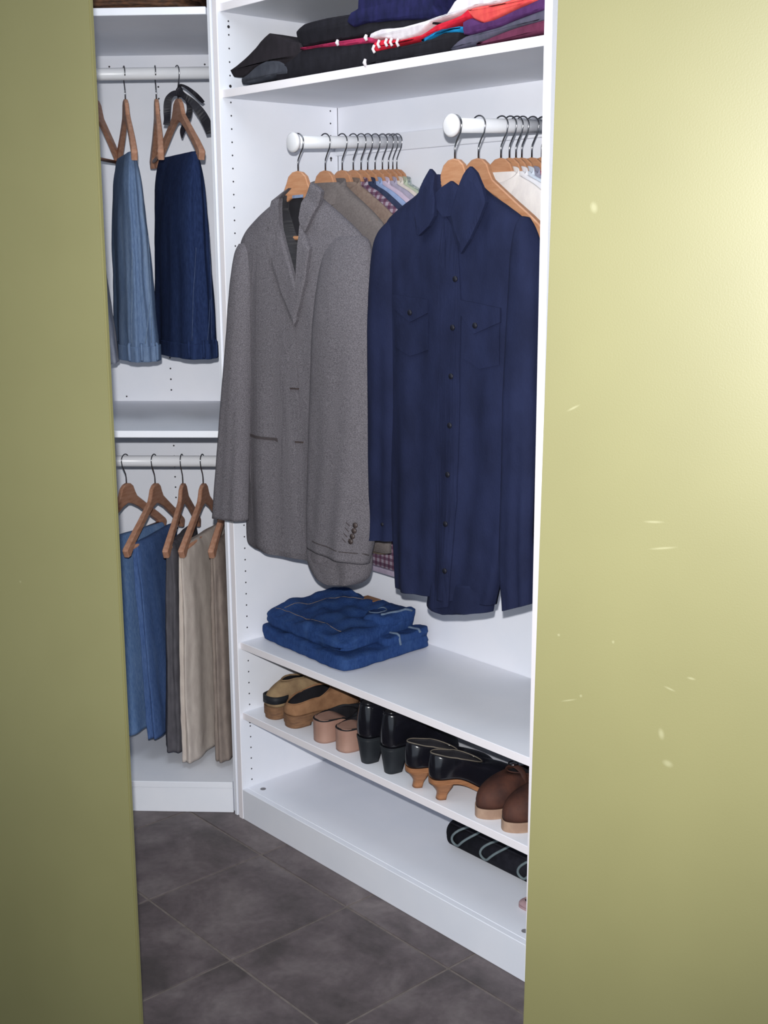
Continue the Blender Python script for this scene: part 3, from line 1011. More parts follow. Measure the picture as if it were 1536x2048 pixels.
for i, (lb, c, c2, ln) in enumerate(specs):
    f = f1[4 + i]
    shirt(lb, RF(0.263, f), rodz(f), M('shirt_cloth_%d' % i, c, c2), ln, 0.0085, 1.0 - .004 * i, seed=6 + i)
shirt('grey checked shirt last on the left short rod, by the wall', RF(0.263, f1[10]), rodz(f1[10]), CHECK, .76, 0.006, 1.0, seed=15)
# right rod
specs = [('ivory shirt behind the empty hanger on the right short rod', (224, 218, 214), (214, 208, 206)), ('plain white shirt, fourth on the right short rod', (226, 224, 228), (216, 216, 222)),
         ('ice blue shirt behind the white ones on the right short rod', (206, 214, 226), (196, 206, 220)), ('striped grey shirt in front of the crimson one', (150, 150, 168), (140, 140, 158)),
         ('crimson shirt near the wall end of the right short rod', (168, 44, 68), (150, 36, 58)), ('pale blue shirt last on the right short rod, by the wall', (190, 200, 220), (180, 190, 212))]
for i, (lb, c, c2) in enumerate(specs):
    f = f2[2 + i]
    shirt(lb, RF(0.800, f), rodz(f), M('shirt_cloth_r%d' % i, c, c2), .72, 0.0085, 0.98, seed=26 + i)


# ---------------------------------------------------------------- trousers folded over the bars of the wardrobe cabinet
def trousers(label, pl, zr, m, length, tb_=0.05, name='jeans', cat='jeans', seed=0, waist=None, nlay=3, du=0.0, U=0.178, tt=0.007, loops=True, hemcuff=None, group=None, slant=0.0, lean=0.0, dv=0.0):
    """folded in half over the bar; pl points along the hanger, +x towards the near end"""
    zb = zr - 0.0665 - 0.158 + 0.0065
    T = thing(name, label, cat, pl, zb - length, group)
    prof = [(0.0, .90, tt), (-.006, .94, tt * 1.9), (-.03, .97, max(tt * 2.8, tb_ * .42)), (-.09, 1.0, max(tt * 3, tb_ * .66)), (-.22, 1.02, tb_ * .84), (-length * .62, 1.05, tb_ * .9), (-length * .85, 1.07, tb_), (-length, 1.08, tb_ * 1.02)]
    rows = []
    for z, h, t in prof:
        q = -z / length
        rows.append((du * q - U * h, zb + z - slant * q * .5, du * q + U * h, zb + z + slant * q * .5, -0.0085 + lean * q + dv, t, t))
    fo = folds(0.006, 2.2, seed, zb, zb - length, 0.002, seed)

    def edge(x, w_, y):
        q = min(1, (zb - w_) / 0.12)
        return math.copysign(1, x) * abs(x) ** 3 * q * (-0.013 * (0.5 + 0.5 * math.cos(math.pi * nlay * y + seed)) + 0.003 * noise.noise(Vector((y * 5, w_ * 30, seed))))
    vf = loft(rows, 96, 7, 2.8, fo, hollow=0.02, edge=edge)
    add('legs', vf, m, T)
    if waist:
        b = 0.040
        z1 = zb - length
        rr = []
        for zz in (b, b * .95, 0.004, -0.002):
            k = 1.012 if 0 < zz < b else 1.0
            rr.append((du - U * 1.08 * k, z1 + zz - slant * .5, du + U * 1.08 * k, z1 + zz + slant * .5, -0.0085 + lean + dv, tb_ * 1.02 * k + .003, tb_ * 1.02 * k + .003))
        vf2 = loft(rr, 96, 3, 2.8, fo, hollow=0.02, edge=edge)
        wb = add('waistband', vf2, m, T)
        t2 = bvh(vf2)
        t3 = bvh(vf)
        for th, za, zb_ in ((-0.62, .05, .30), (0.05, .05, .16), (0.42, .05, .34)):      # side seams and pocket edges
            c, s = math.cos(th), math.sin(th)
            pts = []
            for k in range(14):
                zz = z1 + za + (zb_ - za) * k / 13
                h = t3.ray_cast(Vector((du + U * .7 + .6 * c, (-0.0085 + lean + dv) + .6 * s + .02 * k / 13, zz)), Vector((-c, -s, 0)))
                if h[0] is not None: pts.append(tuple(h[0] + Vector((c, s, 0)) * 0.0006))
            if len(pts) > 3: add('seam', tube(pts, 0.0013, 5), THREADB if m is JEAN_L else THREADD, T)
        if loops:
            for th in (-0.75, -0.12, 0.6):     # loops round the near end
                c, s = math.cos(th), math.sin(th)
                a0 = Vector((du + U * .7 + .6 * c, (-0.0085 + lean + dv) + .6 * s, z1 + 0.026 + slant * .5))
                h = t2.ray_cast(a0, Vector((-c, -s, 0)))
                if h[0] is None: continue
                p, nn = h[0], h[1]
                e2 = Vector((-s, c, 0))
                lo = []
                for zz, o_ in ((-0.024, .001), (-0.021, .004), (0.018, .004), (0.024, .001)):
                    lo.append(tuple(p + Vector((c, s, 0)) * o_ + Vector((0, 0, zz))))
                add('belt_loop', tube(lo, 0.0042, 6, flat=0.8), m, T)
    return T


def dirL(dx, dk):
    """heading of a hanger in the wardrobe whose near end lies at (dx, -dk)"""
    v = DL_ * dx - NL_ * dk
    return math.atan2(v[1], v[0])


# upper rod
UPX = [(-0.373, dirL(-0.012, 0.20), 'hanging half out of view by the left door leaf on the upper rod', -1),
       (-0.290, dirL(0.075, 0.20), 'holding the light blue jeans on the upper rod', -1),
       (-0.203, dirL(0.058, 0.20), 'hanging empty between the two jeans on the upper rod', -1),
       (-0.142, dirL(0.100, 0.175), 'with a black ribbon, holding the dark indigo jeans', 1)]
for x, a, lb, bg in UPX:
    hanger('wooden hanger ' + lb, LF(x, KR, a), ZU, WOODD, bg, 'hangers on the upper wardrobe rod')
trousers('light blue faded jeans folded over a hanger on the upper rod', LF(UPX[1][0], KR, UPX[1][1]), ZU, JEAN_L, 0.560, 0.050, seed=1.3, waist=True, nlay=4, lean=0.006)
trousers('dark indigo jeans folded over the ribboned hanger on the upper rod', LF(UPX[3][0], KR, UPX[3][1]), ZU, JEAN_D, 0.553, 0.056, seed=2.1, waist=True, nlay=3, lean=0.0)
GREYC = M('faded_grey_cloth', (168, 170, 182), (150, 152, 166))
trousers('pale grey trousers peeping out beside the left door leaf on the upper rod', LF(UPX[0][0] - 0.046, KR, UPX[1][1]), ZU, GREYC, 0.57, 0.036, 'trousers', 'trousers', seed=3.3, nlay=2, U=0.165, lean=0.034)
hanger('wooden hanger holding the pale grey trousers behind the left door leaf', LF(UPX[0][0] - 0.046, KR, UPX[1][1]), ZU, WOODD, -1, 'hangers on the upper wardrobe rod')

# black ribbon tied round the neck of the fourth hanger
plr = LF(UPX[3][0], KR)
RIB = mat('black_ribbon', (30, 29, 36), 0.55, (38, 37, 46), 40, spec=0.3)
rb = thing('ribbon', 'black ribbon tied around the hook of the hanger with the indigo jeans', 'ribbon', plr, 1.90)


def ribbon(ptsw, name, v0, v1):
    """strip: list of (x, y, halfwidth px) centreline in photo pixels; v runs from v0 to v1"""
    V, F = [], []
    cs = cr([(x, y, h) for x, y, h in ptsw], 4)
    n = len(cs)
    for i, (x, y, h) in enumerate(cs):
        v = v0 + (v1 - v0) * i / (n - 1)
        a = cs[max(i - 1, 0)]; c = cs[min(i + 1, n - 1)]
        t = np.array([c[0] - a[0], c[1] - a[1]]); t /= max(1e-6, np.linalg.norm(t))
        nm = np.array([-t[1], t[0]])
        for s_ in (-1, 1):
            u, z = plr.px(x + nm[0] * h * s_, y + nm[1] * h * s_, v)
            for d_ in (0, 0.0012):
                V.append((u, v + d_ + 0.004 * s_ * math.sin(i * .5), z))
    for i in range(n - 1):
        a, b_ = i * 4, (i + 1) * 4
        F += [(a, a + 2, b_ + 2, b_), (a + 1, b_ + 1, b_ + 3, a + 3), (a, b_, b_ + 1, a + 1), (a + 2, a + 3, b_ + 3, b_ + 2)]
    F += [(0, 1, 3, 2), ((n - 1) * 4, (n - 1) * 4 + 2, (n - 1) * 4 + 3, (n - 1) * 4 + 1)]
    return fixn(add(name, (V, F), RIB, rb, False))


ribbon([(356, 186, 6), (345, 188, 6), (336, 200, 6.5), (334, 222, 7), (334, 238, 7), (333, 250, 6.5)], 'tail', -0.02, -0.05)
ribbon([(357, 176, 4), (366, 190, 6), (384, 204, 7), (402, 226, 9), (414, 248, 9.5), (419, 268, 6)], 'tail', -0.02, -0.04)
ribbon([(364, 188, 5), (376, 200, 6), (379, 222, 5.5), (372, 245, 6), (365, 262, 6), (364, 276, 1)], 'tail', 0.02, 0.05)
ribbon([(356, 182, 2.5), (360, 171, 2.5), (372, 174, 3), (388, 186, 4), (400, 198, 4.5), (407, 205, 3)], 'tail', -0.01, 0.02)
u, z = plr.px(359, 184, 0)
add('knot', tube([(u, 0, z - .014), (u, 0, z - .006), (u, 0, z + .006), (u + .001, 0, z + .014)], [.006, .011, .010, .005], 12), RIB, rb)

# lower rod
LOX = [(-0.343, dirL(-0.070, 0.20)), (-0.257, dirL(-0.038, 0.20)), (-0.174, dirL(-0.006, 0.20)), (-0.113, dirL(-0.022, 0.20)), (-0.038, dirL(-0.012, 0.20))]
LLB = ['holding the faded blue jeans on the lower rod', 'holding the blue jeans on the lower rod', 'holding the charcoal trousers on the lower rod', 'holding the beige trousers on the lower rod',
       'holding the taupe trousers behind the blazer sleeve on the lower rod']
for (x, a), lb in zip(LOX, LLB):
    hanger('wooden hanger ' + lb, LF(x, KR, a), ZL, WOODD, 1, 'hangers on the lower wardrobe rod')
CHAR = M('charcoal_wool', (92, 90, 96), (80, 78, 84)); BEIGE = M('beige_cotton', (198, 188, 180), (186, 175, 168)); TAUPE = M('taupe_cotton', (146, 134, 126), (130, 118, 112))
trousers('faded mid-blue jeans, leftmost on the lower rod', LF(LOX[0][0], KR, dirL(-0.10, 0.2)), ZL, JEAN_M, 0.590, 0.048, seed=4.4, waist=False, nlay=4, lean=0.030, dv=0.004)
trousers('blue denim jeans second from the left on the lower rod', LF(LOX[1][0], KR, LOX[1][1]), ZL, JEAN_B, 0.592, 0.030, seed=5.6, waist=False, nlay=3, lean=0.030, U=0.150)
c = trousers('charcoal trousers with a cuffed hem on the lower rod', LF(LOX[2][0], KR, LOX[2][1]), ZL, CHAR, 0.628, 0.036, 'trousers', 'trousers', seed=6.2, nlay=2, lean=-0.012, U=0.165)
trousers('light beige trousers on the lower rod', LF(LOX[3][0], KR, dirL(-0.036, 0.2)), ZL, BEIGE, 0.650, 0.034, 'trousers', 'trousers', seed=7.1, nlay=3, du=0.012)
trousers('taupe brown trousers next to the cabinet post on the lower rod', LF(LOX[4][0], KR, LOX[4][1]), ZL, TAUPE, 0.650, 0.032, 'trousers', 'trousers', seed=8.7, nlay=3)

# ================================================================ FOLDED JEANS
def slab(corners, z0, z1, nx=34, ny=30, nz=8, seed=0, rough=0.006, p=5, tilt=(0, 0)):
    """a folded garment: corners (u, v) front-left, front-right, back-right, back-left; soft rounded edges and creases"""
    fl_, fr_, br_, bl_ = [np.array(c, float) for c in corners]
    V, F = [], []
    idx = {}

    def vert(i, j, k):
        key = (i, j, k)
        if key in idx: return idx[key]
        a, b_, c = i / nx * 2 - 1, j / ny * 2 - 1, k / nz * 2 - 1
        m = max(abs(a), abs(b_), abs(c))
        L = (abs(a) ** p + abs(b_) ** p + abs(c) ** p) ** (1 / p)
        s_ = m / L if L > 0 else 1
        # keep the top broad: round only the rim
        a2, b2_, c2 = a * s_, b_ * s_, c * (s_ ** 1.0)
        s, t = (a2 + 1) / 2, (b2_ + 1) / 2
        q = fl_ * (1 - s) * (1 - t) + fr_ * s * (1 - t) + br_ * s * t + bl_ * (1 - s) * t
        nz1 = noise.noise(Vector((q[0] * 16 + seed, q[1] * 16, c * .7 + seed)))
        nz2 = noise.noise(Vector((q[0] * 45 + seed, q[1] * 30, c * 2 + seed)))
        side = 1 - abs(c)
        z = (z0 + z1) / 2 + (z1 - z0) / 2 * c2
        if c > -0.5:
            z += (rough * nz1 + rough * .35 * nz2) * (c + .5) + tilt[0] * (s - .5) * (c + 1) / 2 + tilt[1] * (t - .5) * (c + 1) / 2
        q = q + np.array([a, b_]) * 0.004 * nz2 * (1 if side > 0 else 0)
        idx[key] = len(V)
        V.append((q[0], q[1], max(z, z0)))
        return idx[key]
    for i in range(nx):
        for j in range(ny):
            F.append((vert(i, j, nz), vert(i + 1, j, nz), vert(i + 1, j + 1, nz), vert(i, j + 1, nz)))
            F.append((vert(i, j, 0), vert(i, j + 1, 0), vert(i + 1, j + 1, 0), vert(i + 1, j, 0)))
    for k in range(nz):
        for i in range(nx):
            F.append((vert(i, 0, k), vert(i + 1, 0, k), vert(i + 1, 0, k + 1), vert(i, 0, k + 1)))
            F.append((vert(i, ny, k), vert(i, ny, k + 1), vert(i + 1, ny, k + 1), vert(i + 1, ny, k)))
        for j in range(ny):
            F.append((vert(0, j, k), vert(0, j, k + 1), vert(0, j + 1, k + 1), vert(0, j + 1, k)))
            F.append((vert(nx, j, k), vert(nx, j + 1, k), vert(nx, j + 1, k + 1), vert(nx, j, k + 1)))
    return V, F


def on_top(name, pts, tree, parent, m, r=0.0014):
    P = []
    for (u, v) in pts:
        h = tree.ray_cast(Vector((u, v, 2.6)), Vector((0, 0, -1)))
        if h[0] is not None: P.append((u, v, h[0].z + r * 0.3))
    if len(P) > 1:
        add(name, tube(P, r, 6), m, parent)


def lerp(a, b_, n):
    return [(a[0] + (b_[0] - a[0]) * i / n, a[1] + (b_[1] - a[1]) * i / n) for i in range(n + 1)]


plR = Pl(A_, ang_d)
ZS = 0.5285
j1 = thing('folded_jeans', 'folded dark blue jeans with belt loops, lower one on the middle shelf', 'jeans', plR, ZS, 'folded jeans on the middle shelf', 0.2, 0.2)
vf = slab([(0.004, 0.070), (0.400, 0.050), (0.394, 0.372), (0.010, 0.34)], ZS, ZS + 0.040, seed=2.2, rough=0.006, p=12)
add('legs', vf, JEAN_F, j1)
vfw = slab([(0.330, 0.205), (0.393, 0.205), (0.393, 0.368), (0.335, 0.368)], ZS + 0.030, ZS + 0.060, 16, 20, 6, seed=5, rough=0.006, p=4)
add('waistband', vfw, JEAN_F, j1)
t1 = bvh(join(vf, vfw))
on_top('belt_loop', lerp((0.348, 0.245), (0.396, 0.250), 8), t1, j1, THREADB, 0.0036)
on_top('belt_loop', lerp((0.345, 0.32), (0.392, 0.326), 8), t1, j1, THREADB, 0.0036)
j2 = thing('folded_jeans', 'folded dark blue jeans with a tan leather patch, upper one on the middle shelf', 'jeans', plR, ZS + 0.04, 'folded jeans on the middle shelf', 0.2, 0.2)
vf = slab([(0.004, 0.080), (0.372, 0.070), (0.350, 0.362), (0.040, 0.330)], ZS + 0.036, ZS + 0.094, seed=8.2, rough=0.011, p=8, tilt=(-0.016, 0.030))
add('legs', vf, JEAN_F, j2)
vfw = slab([(0.285, 0.20), (0.362, 0.225), (0.352, 0.362), (0.245, 0.355)], ZS + 0.070, ZS + 0.104, 18, 18, 6, seed=15, rough=0.010, p=4)
add('waistband', vfw, JEAN_F, j2)
t2 = bvh(join(vf, vfw))
on_top('belt_loop', lerp((0.335, 0.235), (0.352, 0.345), 10), t2, j2, THREADB, 0.0034)
on_top('seam', lerp((0.020, 0.110), (0.30, 0.125), 20), t2, j2, THREAD, 0.0009)
on_top('seam', lerp((0.060, 0.12), (0.10, 0.235), 12), t2, j2, THREAD, 0.0009)
on_top('seam', lerp((0.10, 0.235), (0.23, 0.33), 12), t2, j2, THREAD, 0.0009)
on_top('seam', [(0.285 + 0.022 * math.cos(a), 0.268 + 0.026 * math.sin(a)) for a in np.linspace(0, 6.28, 22)], t2, j2, THREADB, 0.0018)
P_, Q_ = [], []
lea = mat('tan_leather_patch', (150, 104, 66), 0.6, (132, 92, 60), 60)
h = t2.ray_cast(Vector((0.195, 0.325, 2)), Vector((0, 0, -1)))
if h[0] is not None:
    add('leather_patch', box(0.165, 0.222, 0.306, 0.336, h[0].z - 0.003, h[0].z + 0.0035), lea, j2, False)


# ================================================================ FOLDED CLOTHES ON THE TOP SHELF
def folded(name, label, cat, px, f0, depth, m, seed=0, puff=0.004, extra=None):
    """front outline in photo pixels, laid back over the shelf as a soft folded bundle"""
    pl = RF(0, f0)
    pts = ppx(pl, px)
    pts = [(min(max(u, 0.004), SR - 0.004), max(z, 1.9875)) for u, z in pts]
    # rounded resampling
    a = np.array(pts + [pts[0]])
    out = []
    n = len(pts)
    for i in range(n):
        p0, p1, p2, p3 = a[(i - 1) % n], a[i], a[(i + 1) % n], a[(i + 2) % n]
        sg = max(2, int(np.linalg.norm(p2 - p1) / 0.012))
        for k in range(sg):
            t = k / sg
            q = 0.5 * ((2 * p1) + (p2 - p0) * t + (2 * p0 - 5 * p1 + 4 * p2 - p3) * t * t + (3 * p1 - p0 - 3 * p2 + p3) * t ** 3)
            q = q * 0.5 + (p1 * (1 - t) + p2 * t) * 0.5
            out.append((q[0], max(q[1], 1.9872)))
    n = len(out)
    u0 = sum(q[0] for q in out) / n
    z0 = min(q[1] for q in out)
    T = thing(name, label, cat, pl, z0, 'folded clothes on the top shelf', u0)
    nrm = []
    ar = sum(out[i][0] * out[(i + 1) % n][1] - out[(i + 1) % n][0] * out[i][1] for i in range(n))
    sg = 1 if ar > 0 else -1
    for i in range(n):
        t = Vector((out[(i + 1) % n][0] - out[i - 1][0], out[(i + 1) % n][1] - out[i - 1][1]))
        t.normalize()
        nrm.append((-t.y * sg, t.x * sg))
    V, F = [], []
    lv = [(0.0, 0.0045), (0.0015, 0.002), (0.005, 0.0), (0.03, 0.0), (depth * .5, 0.001), (depth * .85, 0.0), (depth, 0.004)]
    for v, ins in lv:
        for i, (u, z) in enumerate(out):
            wv = 0.0018 * noise.noise(Vector((u * 30 + seed, v * 25, z * 60)))
            V.append((u + nrm[i][0] * ins, v + wv, max(z + nrm[i][1] * ins + (wv if v > .01 else 0), 1.9872)))
    for l in range(len(lv) - 1):
        for i in range(n):
            j = (i + 1) % n
            F.append((l * n + i, l * n + j, (l + 1) * n + j, (l + 1) * n + i))
    from mathutils.geometry import tessellate_polygon
    tri = tessellate_polygon([[Vector((q[0], q[1], 0)) for q in out]])
    L = (len(lv) - 1) * n
    F += [tuple(t) for t in tri] + [tuple(L + i for i in t) for t in tri]
    fixn(add('bundle', (V, F), m, T))
    return T, pl


BLK = M('black_jersey', (28, 27, 32), (34, 33, 39)); BLK2 = M('black_denim', (36, 33, 37), (42, 38, 43)); CHR = M('charcoal_jersey', (56, 58, 66), (66, 68, 76))
INK = M('ink_blue_knit', (24, 26, 56), (34, 34, 74)); IVO = M('ivory_lace', (226, 220, 224), (206, 198, 204)); REDC = M('red_jersey', (204, 40, 58), (184, 30, 50))
MAG = M('magenta_jersey', (166, 48, 84), (150, 40, 76)); SKY = M('sky_jersey', (34, 140, 196), (26, 124, 180)); COR = M('coral_jersey', (226, 92, 84), (212, 74, 76))
PUR = M('purple_jersey', (84, 50, 98), (74, 42, 86)); SLA = M('slate_jersey', (88, 84, 102), (76, 76, 90)); WIN = M('wine_jersey', (104, 50, 74), (90, 42, 64))
folded('folded_trousers', 'black trousers folded at the far left of the top shelf, hanging over the edge', 'trousers', [(459, 140), (470, 132), (498, 108), (520, 82), (536, 66), (552, 70), (566, 75), (580, 82), (600, 86), (604, 118), (566, 136), (536, 124), (506, 136), (488, 154), (466, 154)], 0.016, 0.25, BLK2, 1)
folded('folded_tshirt', 'charcoal grey top under the black trousers on the top shelf', 'top', [(482, 156), (494, 148), (508, 134), (530, 122), (556, 122), (572, 132), (574, 148), (545, 152), (515, 162), (484, 169)], 0.012, 0.22, CHR, 2)
folded('folded_sweater', 'black sweater at the bottom of the big stack on the top shelf', 'sweater', [(552, 161), (558, 136), (590, 112), (604, 98), (660, 90), (738, 84), (746, 100), (738, 136), (700, 143), (640, 151)], 0.014, 0.27, BLK, 3)
folded('folded_tshirt', 'thin magenta top in the middle of the black stack on the top shelf', 'top', [(600, 96), (640, 88), (676, 82), (730, 74), (742, 76), (742, 85), (690, 92), (640, 95), (604, 100)], 0.011, 0.25, MAG, 4)
folded('folded_shirt', 'black shirt above the magenta top on the top shelf', 'shirt', [(592, 72), (592, 62), (606, 48), (650, 36), (720, 26), (800, 34), (858, 28), (868, 46), (800, 58), (742, 70), (676, 80), (640, 86), (602, 94)], 0.020, 0.26, BLK, 5)
folded('folded_sweater', 'ink blue knit sweater on top of the black stack', 'sweater', [(692, 44), (700, 24), (714, 16), (718, -14), (780, -26), (860, -16), (864, 8), (874, 26), (858, 38), (800, 40), (730, 46), (706, 54)], 0.014, 0.25, INK, 6)
T_, p_ = folded('folded_tshirt', 'ivory lace top above the red striped one on the top shelf', 'top', [(738, 78), (740, 66), (760, 58), (820, 52), (860, 36), (892, 26), (908, 2), (940, -20), (1010, -24), (1000, 4), (945, 14), (906, 32), (862, 44), (836, 68), (800, 80), (760, 76)], 0.016, 0.25, IVO, 7)
T_, p_ = folded('folded_shirt', 'red shirt with white stripes at its fold on the top shelf', 'shirt', [(742, 96), (748, 84), (770, 78), (806, 81), (840, 70), (870, 50), (920, 30), (934, 18), (940, 34), (900, 52), (866, 68), (830, 82), (790, 90), (752, 104)], 0.013, 0.25, REDC, 8)
for (x, y) in ((752, 98), (762, 88), (777, 85), (787, 84), (800, 85)):
    u, z = p_.px(x, y, 0)
    add('white_stripe', tube([(u - .004, -.001, z + .008), (u - .006, -.004, z), (u - .001, -.003, z - .008)], 0.0032, 8), IVO, T_)
folded('folded_tshirt', 'sky blue top, a thin edge between the red shirt and the black one', 'top', [(842, 84), (866, 66), (884, 58), (915, 52), (924, 54), (916, 64), (900, 66), (880, 64), (864, 72)], 0.0145, 0.24, SKY, 9)
T_, p_ = folded('folded_shirt', 'black shirt with white tags under the red striped shirt', 'shirt', [(733, 132), (742, 104), (760, 100), (800, 92), (860, 78), (884, 66), (916, 64), (912, 88), (896, 100), (850, 110), (800, 124), (752, 138)], 0.012, 0.26, BLK, 10)
for (x, y, r_) in ((733, 126, .0075), (735, 76, .006), (678, 86, .006)):
    u, z = p_.px(x, y, 0)
    add('white_tag', tube([(u + .002, -.004, z - r_), (u, -.006, z), (u + .001, -.004, z + r_)], [0.003, 0.0045, 0.003], 8), IVO, T_)
folded('folded_tshirt', 'coral red top, uppermost at the right of the top shelf', 'top', [(932, 20), (960, 12), (1000, 6), (1096, -26), (1096, -6), (1040, 12), (990, 36), (968, 46), (946, 38)], 0.014, 0.24, COR, 11)
folded('folded_tshirt', 'purple top folded under the coral one on the top shelf', 'top', [(924, 44), (940, 36), (964, 46), (990, 38), (1040, 14), (1096, -8), (1096, 16), (1050, 30), (1000, 52), (950, 66), (926, 70)], 0.012, 0.25, PUR, 12)
folded('folded_tshirt', 'slate grey top under the purple one on the top shelf', 'top', [(896, 100), (908, 86), (930, 72), (960, 64), (1000, 52), (1050, 32), (1096, 16), (1096, 38), (1040, 52), (1000, 66), (960, 84)], 0.0135, 0.25, SLA, 13)
folded('folded_tshirt', 'wine red top at the bottom right of the top shelf', 'top', [(950, 90), (968, 80), (1000, 66), (1040, 52), (1096, 38), (1096, 61), (1040, 73), (1000, 80)], 0.012, 0.25, WIN, 14)

# wicker basket over the wardrobe
WIC = mat('dark_wicker', (92, 62, 42), 0.7, (58, 42, 32), 70, (1, 1, 3), bump=0.4, bscale=90)
bk_ = thing('basket', 'dark brown wicker basket on the top of the wardrobe cabinet, cut by the frame', 'basket', plL, 2.192, None, -0.24, 0.18)
rows = [(-0.475, 2.400, -0.02, 2.400, 0.19, 0.185, 0.17), (-0.465, 2.30, -0.03, 2.30, 0.19, 0.18, 0.16), (-0.45, 2.215, -0.055, 2.215, 0.19, 0.172, 0.15), (-0.43, 2.194, -0.075, 2.194, 0.19, 0.160, 0.14)]
vf = loft(rows, 72, 4, 4, lambda x, w_, y, u: 0)
add('wall', vf, WIC, bk_)
for k in range(9):
    z = 2.205 + 0.022 * k
    sp_ = 0.012 * (k % 2)
    path = []
    for q in range(49):
        th = 2 * math.pi * q / 48
        c, s = math.cos(th), math.sin(th)
        g = min(1, 0.93 + 0.01 * k)
        path.append((-0.2525 + (0.222 * g) * math.copysign(abs(c) ** .5, c), 0.19 + 0.182 * g * math.copysign(abs(s) ** .5, s), z + 0.002 * math.sin(12 * th + k * math.pi)))
    add('wicker_band', tube(path, 0.006, 6, caps=False), WIC, bk_)


# ================================================================ SHOES
def outline(L, Wd, n=26, shape=None):
    key = shape or [(0, 0), (.012, .34), (.045, .58), (.11, .70), (.22, .73), (.38, .72), (.55, .86), (.70, 1.0), (.82, .93), (.91, .70), (.965, .42), (.992, .18), (1, 0)]
    c = cr([(a, b_) for a, b_ in key], 4)
    pts = [(max(0, q[1]) * Wd / 2, q[0] * L) for q in c]
    return pts + [(-x, y) for x, y in pts[-2:0:-1]]


def sm(t): t = max(0, min(1, t)); return t * t * (3 - 2 * t)


